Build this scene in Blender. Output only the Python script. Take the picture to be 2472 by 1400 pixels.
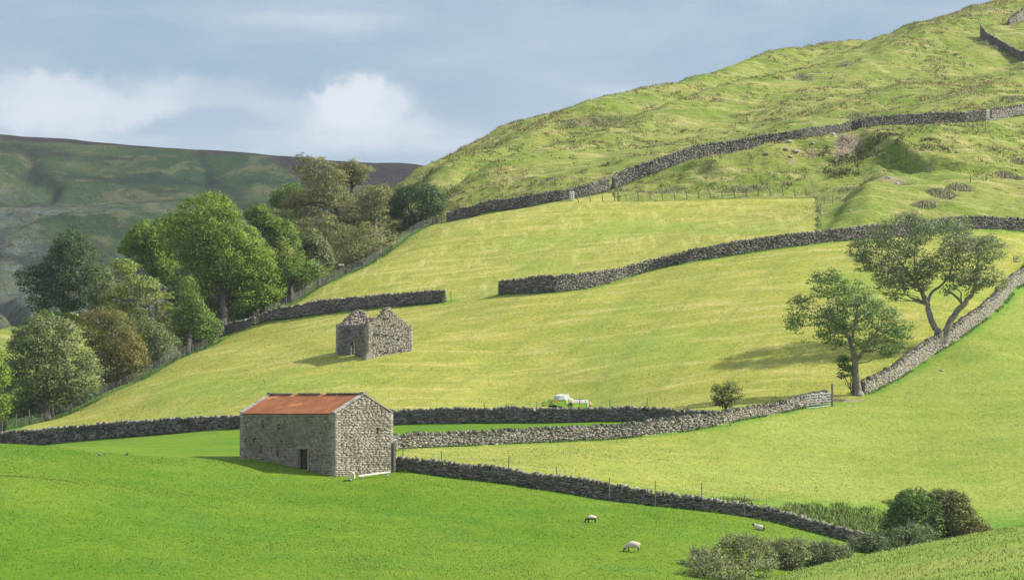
import bpy, bmesh, math, random
import numpy as np
from mathutils import Vector, Matrix
random.seed(7); RS = np.random.RandomState(7)
for o in list(bpy.data.objects): bpy.data.objects.remove(o)
scn = bpy.context.scene; COL = scn.collection

# ------------------------------------------------------------ camera, sky, sun, exposure
FPX, CX, HR = 6867.0, 1236.0, 985.0            # focal length (px of the 2472 wide photo), centre column, horizon row
cam = bpy.data.cameras.new('camera'); camo = bpy.data.objects.new('camera', cam); COL.objects.link(camo)
cam.lens = 100.0; cam.sensor_width = 36.0; cam.shift_y = (HR-700)/2472.0
cam.clip_start = 0.5; cam.clip_end = 20000
camo.location = (0, 0, 0); camo.rotation_euler = (math.radians(90), 0, 0); scn.camera = camo
SUN_EL, SUN_AZ = 41.0, 8.0                      # azimuth measured from +X towards +Y
sd = Vector((math.cos(math.radians(SUN_EL))*math.cos(math.radians(SUN_AZ)),
             math.cos(math.radians(SUN_EL))*math.sin(math.radians(SUN_AZ)), math.sin(math.radians(SUN_EL))))
sl = bpy.data.lights.new('sun', 'SUN'); sl.energy = 4.4; sl.angle = math.radians(0.55); sl.color = (1.0, 0.94, 0.83)
so = bpy.data.objects.new('sun', sl); COL.objects.link(so); so.rotation_euler = sd.to_track_quat('Z', 'Y').to_euler()
so.location = (60, 0, 120)
scn.view_settings.view_transform = 'Standard'; scn.view_settings.look = 'None'
scn.view_settings.exposure = 0.84; scn.view_settings.gamma = 1.0
scn.render.resolution_x = 1024; scn.render.resolution_y = 579
try: scn.view_settings.use_curve_mapping = False
except Exception: pass

class NT:
    """small helper for node trees"""
    def __init__(s, nt): s.nt = nt; nt.nodes.clear()
    def n(s, t, ins=None, **kw):
        d = s.nt.nodes.new(t)
        for k, v in kw.items(): setattr(d, k, v)
        if ins:
            for k, v in ins.items():
                if hasattr(v, 'links') or isinstance(v, bpy.types.NodeSocket): s.nt.links.new(v, d.inputs[k])
                else: d.inputs[k].default_value = v
        return d
    def m(s, op, a, b=0.0, c=0.0, clamp=False):
        d = s.n('ShaderNodeMath', {0: a, 1: b, 2: c}, operation=op); d.use_clamp = clamp; return d.outputs[0]
    def mix(s, f, a, b, bt='MIX'):
        d = s.nt.nodes.new('ShaderNodeMix'); d.data_type = 'RGBA'; d.blend_type = bt; d.clamp_factor = True
        for i, v in ((0, f), (6, a), (7, b)):
            if isinstance(v, bpy.types.NodeSocket): s.nt.links.new(v, d.inputs[i])
            else: d.inputs[i].default_value = v if i == 0 else (tuple(v)+(1,) if len(v) == 3 else v)
        return d.outputs[2]
    def ss(s, x, a, b, lo=0.0, hi=1.0):
        d = s.n('ShaderNodeMapRange', {0: x, 1: a, 2: b, 3: lo, 4: hi}, interpolation_type='SMOOTHSTEP'); return d.outputs[0]
    def noise(s, vec, scale, detail=3.0, rough=0.5, dist=0.0, dim='3D'):
        d = s.n('ShaderNodeTexNoise', {'Vector': vec, 'Scale': scale, 'Detail': detail, 'Roughness': rough, 'Distortion': dist}); return d.outputs[0]
    def mapv(s, vec, sc=(1, 1, 1), rot=(0, 0, 0), loc=(0, 0, 0)):
        return s.n('ShaderNodeMapping', {0: vec, 1: loc, 2: rot, 3: sc}).outputs[0]

w = bpy.data.worlds.new('World'); scn.world = w; w.use_nodes = True
N = NT(w.node_tree)
sky = N.n('ShaderNodeTexSky', sky_type='NISHITA'); sky.sun_disc = False
sky.sun_elevation = math.radians(SUN_EL); sky.sun_rotation = math.radians(90-SUN_AZ); sky.altitude = 300; sky.ozone_density = 1.5; sky.dust_density = 0.6
tc = N.n('ShaderNodeTexCoord').outputs['Generated']
sx = N.n('ShaderNodeSeparateXYZ', {0: tc})
yy = N.m('MAXIMUM', sx.outputs[1], 0.02)
# direction of the sky as tangents (works all round through plain direction; clouds are modelled for the northern sky, noise elsewhere)
tx = N.m('DIVIDE', sx.outputs[0], yy); tz = N.m('DIVIDE', sx.outputs[2], yy)
uv = N.n('ShaderNodeCombineXYZ', {0: tx, 1: tz, 2: 0.0}).outputs[0]
wn = N.n('ShaderNodeTexNoise', {'Vector': uv, 'Scale': 30.0, 'Detail': 7.0, 'Roughness': 0.62})
wv = N.n('ShaderNodeVectorMath', {0: wn.outputs[1], 1: (0.5, 0.5, 0.5)}, operation='SUBTRACT').outputs[0]
wv = N.n('ShaderNodeVectorMath', {0: wv, 1: (0.045, 0.032, 0)}, operation='MULTIPLY').outputs[0]
uvw = N.n('ShaderNodeVectorMath', {0: uv, 1: wv}, operation='ADD').outputs[0]
us = N.n('ShaderNodeSeparateXYZ', {0: uvw})
def puff(px, row, rx, ry, soft, amp):
    """a cloud as a soft ellipse of directions"""
    a = N.m('DIVIDE', N.m('SUBTRACT', us.outputs[0], (px-CX)/FPX), rx/FPX)
    b = N.m('DIVIDE', N.m('SUBTRACT', us.outputs[1], (HR-row)/FPX), ry/FPX)
    r = N.m('SQRT', N.m('ADD', N.m('MULTIPLY', a, a), N.m('MULTIPLY', b, b)))
    return N.m('MULTIPLY', N.ss(r, 1.0-soft, 1.0+soft*0.6, 1.0, 0.0), amp)
PUFFS = [(868, 220, 92, 58, .5, .8), (900, 238, 120, 62, .5, .62), (815, 245, 95, 52, .5, .5), (880, 262, 165, 74, .8, .55), (790, 300, 180, 70, .9, .4), (1010, 320, 190, 60, .9, .36),
         (190, 225, 300, 84, .3, .52), (150, 215, 170, 62, .35, .4), (30, 210, 240, 80, .55, .45), (480, 240, 300, 54, .45, .42), (620, 270, 330, 80, .8, .32),
         (180, 285, 260, 60, .8, .36), (640, 360, 420, 60, .9, .34), (1250, 330, 380, 90, .9, .3), (60, 320, 220, 50, .9, .24), (760, 10, 240, 60, .9, .34), (880, 30, 160, 50, .9, .25), (560, 60, 180, 50, .9, .22), (1400, 130, 300, 80, .9, .14), (30, 105, 120, 22, .9, .22), (1500, 60, 400, 55, .9, .3), (1950, 30, 450, 50, .9, .26), (1380, 215, 330, 60, .9, .26), (1150, 120, 260, 40, .9, .16)]
acc = None
for p in PUFFS:
    v = puff(*p); acc = v if acc is None else N.m('SUBTRACT', N.m('ADD', acc, v), N.m('MULTIPLY', acc, v))
wisp = N.noise(N.mapv(uv, (7, 42, 1), (0, 0, .12)), 1.0, 5.0, .55)
wisp2 = N.noise(N.mapv(uv, (9, 17, 1), loc=(3.2, 1.7, 0)), 1.0, 6.0, .6)
haze = N.ss(wisp, .40, .68, 0.0, .55)
haze2 = N.ss(wisp2, .42, .72, 0.0, .34)
lowh = N.ss(tz, 0.0, .17, .45, 0.0)
for v in (haze, haze2, lowh): acc = N.m('SUBTRACT', N.m('ADD', acc, v), N.m('MULTIPLY', acc, v))
mask = N.m('MINIMUM', acc, .96)
skyc = N.mix(1.0, sky.outputs[0], (.53, .70, .80), 'MULTIPLY')
CLOUD = (2.85, 3.05, 3.25)
cc = N.mix(N.ss(acc, .5, 1.0), (1.95, 2.32, 2.66), CLOUD)
# the sky off towards the horizon ahead is bluer and dimmer than the physical model's milky band
skyb = N.mix(N.ss(tz, -.05, .16), (1.74, 2.28, 2.66), (1.02, 1.55, 2.10))
skyc = N.mix(N.ss(sx.outputs[2], .18, .45, 1.0, 0.0), skyc, skyb)
fin = N.mix(mask, skyc, cc)
# unseen broken white cloud, added higher up and behind the camera to lift the shade
hi_ = N.noise(N.mapv(tc, (2.2, 2.2, 3.0)), 1.0, 5.0, .55)
fin = N.mix(N.m('MULTIPLY', N.ss(hi_, .40, .60), N.ss(N.m('MAXIMUM', sx.outputs[2], N.m('MULTIPLY', sx.outputs[1], -1.0)), .17, .40, 0.0, .9)), fin, (4.3, 4.45, 4.7))
bg = N.n('ShaderNodeBackground', {0: fin, 1: 0.15})
N.n('ShaderNodeOutputWorld', {0: bg.outputs[0]})

# ------------------------------------------------------------ terrain model
def P(px, row, D): return ((px-CX)/FPX*D, D, (HR-row)/FPX*D)
# wall lines: (column, base row, distance, height in photo px)
W_A = [(-260, 1092, 300, 34), (-100, 1082, 295, 34), (0, 1077, 290, 34), (120, 1072, 285, 38), (300, 1055, 281, 38), (430, 1045, 278, 36), (560, 1035, 275, 33), (700, 1031, 272, 34), (850, 1028, 270, 36),
       (1000, 1025, 268, 36), (1120, 1024, 265, 38), (1250, 1022, 262, 38), (1380, 1021, 259, 33), (1500, 1018, 256, 35), (1580, 1017, 254.5, 33), (1660, 1014, 253.5, 24), (1728, 1012, 252.3, 19)]
W_B = [(800, 1104, 218.5, 40), (900, 1092, 227, 36), (952, 1085, 236, 33), (1046, 1079, 238, 34), (1143, 1076, 240, 35), (1215, 1073, 241, 35), (1313, 1067, 243, 34), (1410, 1062, 244.5, 34), (1491, 1058, 246, 35),
       (1559, 1048, 247, 34), (1662, 1036, 249, 34), (1738, 1022, 251, 30), (1800, 1009, 254, 25), (1869, 998, 258, 26), (1948, 979, 262, 28), (2002, 971, 264.6, 29)]
W_B2 = [(2084, 951, 271, 32), (2157, 914, 277, 35), (2198, 890, 282, 38), (2239, 861, 287, 39), (2279, 835, 292, 36), (2340, 790, 302, 34), (2381, 762, 309, 34), (2422, 723, 319, 31), (2472, 678, 333, 31), (2560, 612, 348, 30)]
W_L = [(946, 1138, 210, 36), (1000, 1138, 209.5, 35), (1073, 1151, 209, 39), (1146, 1158, 208, 37), (1218, 1166, 207, 36), (1291, 1178, 206, 36), (1364, 1189, 205, 38), (1437, 1202, 204, 41), (1510, 1211, 203, 38), (1583, 1220, 202.5, 36),
       (1655, 1227, 202, 33), (1728, 1238, 201, 32), (1801, 1249, 200, 30), (1900, 1268, 199, 31), (1933, 1276, 198.5, 32), (2011, 1294, 197.5, 33), (2060, 1307, 197, 32), (2110, 1320, 196.5, 30)]
W_C0 = [(545, 812, 347, 26), (580, 800, 346, 25), (612, 785, 345, 22)]
W_C1 = [(625, 778, 344.5, 21), (697, 768, 343, 28), (766, 758, 341, 31), (835, 751, 339.5, 31), (903, 742, 338, 29), (972, 737, 336.5, 31), (1077, 727, 334.5, 29)]
W_C2 = [(1205, 710, 333, 32), (1276, 706, 330.5, 36), (1340, 704, 329, 40), (1400, 698, 330.5, 38), (1436, 692, 332, 36), (1512, 669, 336, 24), (1578, 651, 338, 27), (1667, 631, 338, 29), (1756, 617, 339, 31), (1845, 603, 340, 33), (1912, 594, 341, 30),
        (1979, 587, 342, 29), (2068, 579, 344, 32), (2160, 572, 347, 32), (2250, 562, 350, 32), (2330, 553, 353, 30), (2400, 554, 354, 30), (2472, 556, 355, 30), (2580, 560, 357, 30)]
W_D1 = [(1082, 538, 398, 28), (1178, 516, 397, 26), (1267, 500, 396, 30), (1356, 483, 396, 29), (1420, 472, 398, 30), (1470, 460, 402, 31)]
W_D3 = [(1478, 458, 403, 27), (1488, 453, 404, 33), (1525, 438, 405.5, 34), (1578, 420, 407, 34), (1659, 389, 410, 30), (1712, 376, 412, 31), (1807, 364, 415, 30), (1850, 352, 416, 28), (1932, 334, 417, 22), (2003, 330, 422, 26), (2057, 321, 425, 28),
        (2093, 307, 425, 22), (2164, 302, 426, 24), (2235, 300, 427, 28), (2325, 296, 428, 24), (2378, 291, 431, 26), (2472, 277, 437, 26), (2580, 262, 443, 26)]
F_W = [(60, 1027, 306), (102, 1021, 309), (132, 1014, 311), (163, 1000, 312), (212, 978, 314), (246, 959, 316), (272, 947, 318), (310, 934, 320), (348, 913, 323), (386, 889, 326), (416, 874, 329), (447, 860, 332), (488, 845, 337), (537, 815, 345)]
F_W2 = [(640, 763, 346), (711, 732, 350), (759, 700, 355), (823, 670, 361), (876, 646, 366), (924, 618, 373), (976, 577, 385), (1024, 549, 395), (1046, 542, 398)]
pix = []
for L in (W_A, W_B, W_B2, W_L, W_C0, W_C1, W_C2, W_D1, W_D3): pix += [q[:3] for q in L]
pix += F_W + F_W2
pix += [ # near field
 (0, 1400, 148), (400, 1400, 150), (800, 1400, 152), (1200, 1400, 156), (1640, 1410, 163), (-150, 1300, 158), (0, 1250, 165), (300, 1260, 172), (600, 1240, 182), (-150, 1150, 185),
 (0, 1150, 182), (300, 1170, 190), (807, 1150, 205), (578, 1105, 211.4), (0, 1072, 208), (120, 1076, 209), (250, 1092, 212), (480, 1100, 215), (400, 1070, 246), (150, 1078, 245), (700, 1190, 197), (1000, 1200, 196),
 (1200, 1260, 187), (1527, 1335, 178), (1427, 1263, 189), (1830, 1280, 193), (1100, 1330, 172), (900, 1260, 184), (1700, 1330, 180),
 (1000, 1042, 255), (1400, 1032, 251),
 # F2
 (1150, 1105, 226), (1400, 1110, 226), (1600, 1130, 226), (1900, 1050, 249), (1900, 1150, 229), (2150, 1000, 260), (2200, 1080, 246), (2200, 1170, 230), (2400, 850, 285), (2472, 1000, 258), (2472, 1100, 240), (2472, 1230, 220), (2100, 1225, 213), (2330, 1260, 210), (1750, 1195, 215),
 (2600, 900, 285), (2600, 1150, 235),
 # F3
 (1370, 992, 283), (1000, 985, 280), (600, 995, 287), (300, 1012, 298), (887, 865, 305), (1236, 862, 305), (1800, 975, 264), (1700, 800, 304), (1500, 900, 291), (1900, 870, 288), (2100, 850, 289), (2100, 700, 317), (2050, 940, 273), (2240, 760, 306), (2350, 660, 326), (2200, 620, 331), (2472, 600, 343), (400, 950, 304), (600, 880, 316),
 (700, 840, 322), (1140, 722, 334),
 # F4
 (1300, 600, 361), (1600, 555, 367), (1850, 535, 365), (1700, 475, 393), (1960, 470, 393), (1450, 485, 393), (1100, 620, 362), (900, 690, 350),
 # hill
 (1700, 420, 402), (1900, 440, 397), (2100, 500, 368), (2250, 470, 376), (2400, 470, 379), (2472, 420, 393), (2300, 380, 401), (2472, 340, 417),
 (1100, 470, 420), (1000, 470, 432), (1300, 400, 436), (1200, 360, 470), (1500, 350, 452), (1800, 280, 470), (2100, 220, 495), (2400, 160, 530),
 (965, 440, 462), (1000, 405, 478), (1090, 372, 492), (1150, 335, 502), (1250, 300, 518), (1400, 281, 530), (1500, 250, 541), (1700, 196, 560), (1800, 155, 570), (1900, 131, 580), (2000, 96, 590), (2150, 76, 605), (2250, 46, 615), (2430, 2, 630), (2472, -12, 634), (2600, -50, 645),
 # foreground mound
 (1500, 1520, 60), (1830, 1400, 80), (2000, 1354, 80), (2200, 1316, 80), (2472, 1269, 80), (2700, 1235, 80), (2472, 1400, 42), (2200, 1420, 48), (2472, 1335, 60), (2300, 1362, 60),
 # knoll far left
 (0, 812, 440), (90, 800, 448), (170, 780, 455), (-150, 840, 430), (0, 910, 380), (120, 970, 345)]
ctrl = [P(*q) for q in pix]
ctrl += [  # places given directly in metres: out of frame, beyond the skyline, behind the fences
 (-10, -30, -1.2), (20, -30, -0.4), (60, 0, 0.5), (-60, 0, -5), (0, 3, -1.75), (0, 25, -2.6), (-30, 40, -6), (-20, 80, -8.2), (10, 110, -8.8), (-30, 110, -8.8), (22, 125, -9.2), (40, 130, -8.6), (15, 150, -10.2), (26, 165, -10.9), (18, 178, -10.4), (60, 80, -1.5), (60, 150, -6), (60, 200, -3), (90, 260, 6), (90, 330, 17), (30, 190, -9.7), (26, 200, -8.9),
 (-150, 100, -12), (-150, 200, -6), (-150, 300, -4), (-15.4, 216, -3.75),
 (-44, 372, 3), (-40, 420, 2), (-50, 480, -10), (-28, 395, 14), (-25, 440, 21), (-32, 520, 16), (-45, 620, -5), (-80, 520, -8), (-100, 600, -25), (-8, 520, 44), (-20, 500, 36), (-12, 620, 44), (1, 600, 51), (20, 620, 58), (35, 630, 64), (-24, 600, 34), (-34, 364, 9), (-58, 330, -3), (-60, 390, 2), (-120, 450, 8), (-150, 420, 2), (-60, 500, -8), (-100, 500, 4),
 (1, 760, 46), (35, 700, 66), (55, 700, 72), (75, 760, 86), (110, 800, 101), (80, 900, 88), (150, 650, 100), (160, 500, 70), (140, 400, 42), (20, 900, 40), (-150, 800, -40), (-300, 600, -40), (-300, 300, -20), (-300, 0, -25), (300, 0, 15), (300, 300, 60), (300, 600, 110), (300, 900, 120)]
C = np.array(ctrl, float)
def tps_fit(C, lam):
    X = C[:, :2]/100.0; n = len(X)
    d2 = ((X[:, None]-X[None])**2).sum(-1); K = np.where(d2 > 0, d2*np.log(d2+1e-20)*.5, 0.0) + lam*np.eye(n)
    A = np.zeros((n+3, n+3)); A[:n, :n] = K; A[:n, n] = 1; A[:n, n+1:] = X; A[n:, :n] = A[:n, n:].T
    s = np.linalg.solve(A, np.r_[C[:, 2], 0, 0, 0]); return X, s
TX, TS = tps_fit(C, 2e-4)
def z0(x, y):
    x = np.atleast_1d(np.asarray(x, float)); y = np.atleast_1d(np.asarray(y, float))
    out = np.empty(x.size); xf = x.ravel()/100; yf = y.ravel()/100
    for i in range(0, x.size, 20000):
        a = xf[i:i+20000, None]; b = yf[i:i+20000, None]
        d2 = (a-TX[None, :, 0])**2+(b-TX[None, :, 1])**2
        out[i:i+20000] = (d2*np.log(d2+1e-20)*.5) @ TS[:-3] + TS[-3] + TS[-2]*a[:, 0] + TS[-1]*b[:, 0]
    return out.reshape(x.shape)
TAB = np.random.RandomState(3).rand(256, 256)
def vn(x, y):
    xi = np.floor(x).astype(int); yi = np.floor(y).astype(int); fx = x-xi; fy = y-yi
    fx = fx*fx*(3-2*fx); fy = fy*fy*(3-2*fy); g = lambda a, b: TAB[a & 255, b & 255]
    return (g(xi, yi)*(1-fx)+g(xi+1, yi)*fx)*(1-fy)+(g(xi, yi+1)*(1-fx)+g(xi+1, yi+1)*fx)*fy
def fbm(x, y, o=4, r=.5):
    s = 0; a = 1; t = 0
    for i in range(o): s = s+a*vn(x*2**i+17.3*i, y*2**i+5.1*i); t += a; a *= r
    return s/t
def sstep(x, a, b): t = np.clip((x-a)/(b-a), 0, 1); return t*t*(3-2*t)
def xy(L): return np.array([P(*q[:3])[:2] for q in L])
PA, PB, PB2, PL, PC0, PC1, PC2, PD1, PD3, PW, PW2 = [xy(L) for L in (W_A, W_B, W_B2, W_L, W_C0, W_C1, W_C2, W_D1, W_D3, F_W, F_W2)]
def fy(*Ps):
    Q = np.concatenate(Ps); Q = Q[np.argsort(Q[:, 0])]; return lambda x: np.interp(x, Q[:, 0], Q[:, 1])
yA, yB, yL = fy(PA), fy(PB, PB2), fy(PL)
yC = fy(PC0, PC1, PC2); yD = fy(PD1, PD3); yDf = fy(PD1, xy([(1500, 480, 392.5), (1700, 475, 392), (1962, 468, 392)]))
Wd = np.concatenate([PW, PC0, PC1[:1], PW2]); 
FEN2 = xy([(1966, 455, 397), (1972, 490, 385), (1976, 520, 376), (1974, 556, 362), (1972, 586, 348)])
def segdist(x, y, Q):
    d = np.full(x.shape, 1e9)
    for a, b in zip(Q[:-1], Q[1:]):
        v = b-a; t = np.clip(((x-a[0])*v[0]+(y-a[1])*v[1])/(v@v), 0, 1)
        d = np.minimum(d, np.hypot(x-a[0]-t*v[0], y-a[1]-t*v[1]))
    return d
def side(x, y, Q):
    """signed distance, + on the left of the line walked in order"""
    d = np.full(x.shape, 1e9); s = np.zeros(x.shape)
    for a, b in zip(Q[:-1], Q[1:]):
        v = b-a; t = np.clip(((x-a[0])*v[0]+(y-a[1])*v[1])/(v@v), 0, 1)
        dd = np.hypot(x-a[0]-t*v[0], y-a[1]-t*v[1]); c = v[0]*(y-a[1])-v[1]*(x-a[0])
        m = dd < d; d = np.where(m, dd, d); s = np.where(m, np.sign(c), s)
    return d*s
_q = np.concatenate([PW, [[P(610, 790, 345.3)[0], 345.3]], PW2]); XWy, XWx = _q[:, 1], _q[:, 0]
BANKS = [(xy([(1600, 0, 406), (1720, 0, 402), (1860, 0, 405), (1980, 0, 409), (2070, 0, 410), (2160, 0, 402), (2230, 0, 393)]), 2.9, 3.6, 16),
         (xy([(1995, 0, 352), (2030, 0, 368), (2085, 0, 384), (2130, 0, 390), (2200, 0, 388)]), 3.4, 3.6, 18)]
def zones(x, y):
    xa, ya = x, y
    jx = PA[-1, 0]
    wd = (np.interp(y, XWy, XWx)-x)*.8                          # + = left / beyond the wood fence
    wood = (sstep(wd, -.3, .5))*(y > 300)*(1-sstep(y, 405, 430))
    f2 = (y > yL(x))*(y < yB(x))*(x > -9.5)*(y > 196)
    fore = (y < 125)*1.0
    upA = np.where(x < jx, y > yA(x), y > yB(x))*1.0
    f1 = (1-f2)*(1-upA)*(1-fore)
    c = y > yC(x)
    f3 = upA*(1-c)
    f4 = c*(y < yDf(x)-.8)*(x < np.interp(y, FEN2[::-1, 1], FEN2[::-1, 0]))*1.0
    hill = c*(1-f4)*1.0
    return dict(f1=f1*(1-wood), f2=f2*1.0, fore=fore, f3=f3*(1-wood), f4=f4*(1-wood), hill=hill*(1-wood), wood=wood)
def H(x, y, Z=None):
    x = np.atleast_1d(np.asarray(x, float)); y = np.atleast_1d(np.asarray(y, float))
    z = z0(x, y)
    Z = Z or zones(x, y)
    hb = np.maximum(Z['hill'], Z['wood']*.5)
    # keep tussocks low where walls stand
    wl = np.clip(np.minimum(segdist(x, y, PD3), segdist(x, y, PC2))/5.0, .12, 1) if np.any(hb > 0) else 1
    up = sstep(y, 395, 440)
    t = (vn(x*.23+y*.05, y*.16)-.5)*1.1 + (fbm(x*.55+40, y*.42, 3)-.5)*1.1 + (np.abs(vn(x*.11+9, y*.09+3)-.5)-.2)*1.5*up
    rib = (vn((x-(y-430)*.55)*.085+3, (y+x*.3)*.014)-.5)*6.5*np.clip(np.minimum(segdist(x, y, PD3), segdist(x, y, PC2))/18.0, 0, 1)*up if np.any(hb > 0) else 0
    z = z + hb*rib
    terr = np.sin((z+2.0*fbm(x*.06, y*.06, 2)*4)*2.6)*.16
    z = z + hb*wl*(t*.55+terr*.8)
    for Q, h, wd_, L in BANKS:
        m = (x > Q[:, 0].min()-25) & (x < Q[:, 0].max()+30) & (y > Q[:, 1].min()-25) & (y < Q[:, 1].max()+30)
        if m.any():
            yl = np.interp(x[m], Q[:, 0], Q[:, 1]); d = (y[m]-yl) if h < 3 else (yl-y[m])*.38
            d = d + (fbm(x[m]*.2, y[m]*.2, 3)-.5)*5
            e = np.minimum(1, np.maximum(0, 1-segdist(x[m], y[m], Q)/26))
            keep = np.clip(np.minimum(segdist(x[m], y[m], PD3), segdist(x[m], y[m], PC2))/9.0, 0, 1)
            z[m] += h*sstep(d, -wd_, wd_)*np.exp(-np.maximum(d, 0)/L)*e*keep*Z['hill'][m]*np.clip(segdist(x[m], y[m], FEN2)/6-.1, 0, 1)
    z += (1-hb)*((fbm(x*.12, y*.12, 2)-.5)*.22 + (fbm(x*.8, y*.8, 2)-.5)*.05)
    rgh = Z['f2']*sstep(x-(y-225)*.9, 14, 30)*sstep(y, 222, 208)
    z += rgh*(fbm(x*.5, y*.5, 3)-.5)*.9
    return z
def h1(x, y): return float(H(x, y)[0])
def hit(px, row):
    D = np.arange(110, 900, .5); x = (px-CX)/FPX*D; z = H(x, D); r = HR-z/D*FPX
    k = np.argmax(r < row)
    if r[k] >= row: k = len(D)-1
    return float(x[k]), float(D[k]), float(z[k])
def atD(px, D): x = (px-CX)/FPX*D; return x, D, h1(x, D)

# ------------------------------------------------------------ object helpers
def tag(o, label=None, cat=None, group=None, kind=None):
    for k, v in (('label', label), ('category', cat), ('group', group), ('kind', kind)):
        if v: o[k] = v
    return o
def empty(name, loc, rz=0, parent=None):
    o = bpy.data.objects.new(name, None); COL.objects.link(o); o.location = loc; o.rotation_euler = (0, 0, rz)
    o.empty_display_size = .3; o.parent = parent; return o
def mesh(name, V, F, mat, parent=None, smooth=False, rel=None):
    """V world coordinates (n,3); F (m,3|4) array or list. rel: shift so that origin = rel"""
    V = np.asarray(V, float)
    off = np.array(rel if rel is not None else (0, 0, 0), float)
    me = bpy.data.meshes.new(name)
    if isinstance(F, np.ndarray):
        k = F.shape[1]; me.vertices.add(len(V)); me.vertices.foreach_set('co', (V-off).ravel())
        me.loops.add(F.size); me.loops.foreach_set('vertex_index', F.ravel().astype(np.int32))
        me.polygons.add(len(F)); me.polygons.foreach_set('loop_start', np.arange(0, F.size, k, dtype=np.int32))
        me.polygons.foreach_set('loop_total', np.full(len(F), k, dtype=np.int32)); me.update(calc_edges=True)
    else:
        me.from_pydata([tuple(v) for v in V-off], [], F); me.update()
    if smooth: me.polygons.foreach_set('use_smooth', np.ones(len(me.polygons), bool))
    me.materials.append(mat)
    o = bpy.data.objects.new(name, me); COL.objects.link(o)
    if parent is not None: o.parent = parent
    else: o.location = off
    return o
BF = np.array([[0, 3, 2, 1], [4, 5, 6, 7], [0, 1, 5, 4], [1, 2, 6, 5], [2, 3, 7, 6], [3, 0, 4, 7]])
SG = np.array([[-1, -1, -1], [1, -1, -1], [1, 1, -1], [-1, 1, -1], [-1, -1, 1], [1, -1, 1], [1, 1, 1], [-1, 1, 1]], float)
class MB:
    """collects boxes, tubes and loose quads into one mesh"""
    def __init__(s): s.V = []; s.F = []; s.n = 0
    def raw(s, V, F):
        V = np.asarray(V, float); s.V.append(V); s.F += [tuple(i+s.n for i in f) for f in F]; s.n += len(V); return s
    def box(s, c, half, rz=0, ry=0, rx=0, jit=0, taper=0):
        M = np.array(Matrix.Rotation(rz, 3, 'Z') @ Matrix.Rotation(ry, 3, 'Y') @ Matrix.Rotation(rx, 3, 'X'))
        q = SG*np.array(half); 
        if taper: q[4:, :2] *= (1-taper)
        if jit: q = q+RS.uniform(-jit, jit, q.shape)
        return s.raw(q @ M.T+np.array(c), BF.tolist())
    def tube(s, pts, rads, k=8, cap=True):
        pts = [Vector(p) for p in pts]; n = len(pts); V = []; F = []
        ref = Vector((0.13, .21, 1)).normalized()
        for i, p in enumerate(pts):
            t = (pts[min(i+1, n-1)]-pts[max(i-1, 0)]).normalized()
            a = t.cross(ref); a = a if a.length > .05 else t.cross(Vector((1, 0, 0))); a.normalize(); b = t.cross(a)
            for j in range(k):
                th = 2*math.pi*j/k; V.append(p+(a*math.cos(th)+b*math.sin(th))*rads[i])
        for i in range(n-1):
            for j in range(k): F.append((i*k+j, i*k+(j+1) % k, (i+1)*k+(j+1) % k, (i+1)*k+j))
        if cap: F.append(tuple(range(k))[::-1]); F.append(tuple((n-1)*k+j for j in range(k)))
        return s.raw([tuple(v) for v in V], F)
    def prism(s, poly, y0, y1):
        """poly in (x,z), extruded along y"""
        n = len(poly); V = [(x, y0, z) for x, z in poly]+[(x, y1, z) for x, z in poly]
        F = [tuple(range(n)), tuple(range(2*n-1, n-1, -1))]+[(i, i+n, (i+1) % n+n, (i+1) % n) for i in range(n)]
        return s.raw(V, F)
    def build(s, name, mat, parent=None, smooth=False):
        return mesh(name, np.concatenate(s.V), s.F, mat, parent, smooth)
def boxes(Cn, U, V, Wv, jit, rs):
    """many irregular blocks: centre, half-axis vectors -> verts, faces arrays"""
    n = len(Cn); j = 1+rs.uniform(-jit, jit, (n, 8, 3))
    S = SG[None]*j
    X = Cn[:, None]+S[..., 0:1]*U[:, None]+S[..., 1:2]*V[:, None]+S[..., 2:3]*Wv[:, None]
    F = (BF[None]+8*np.arange(n)[:, None, None]).reshape(-1, 4)
    return X.reshape(-1, 3), F

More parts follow.
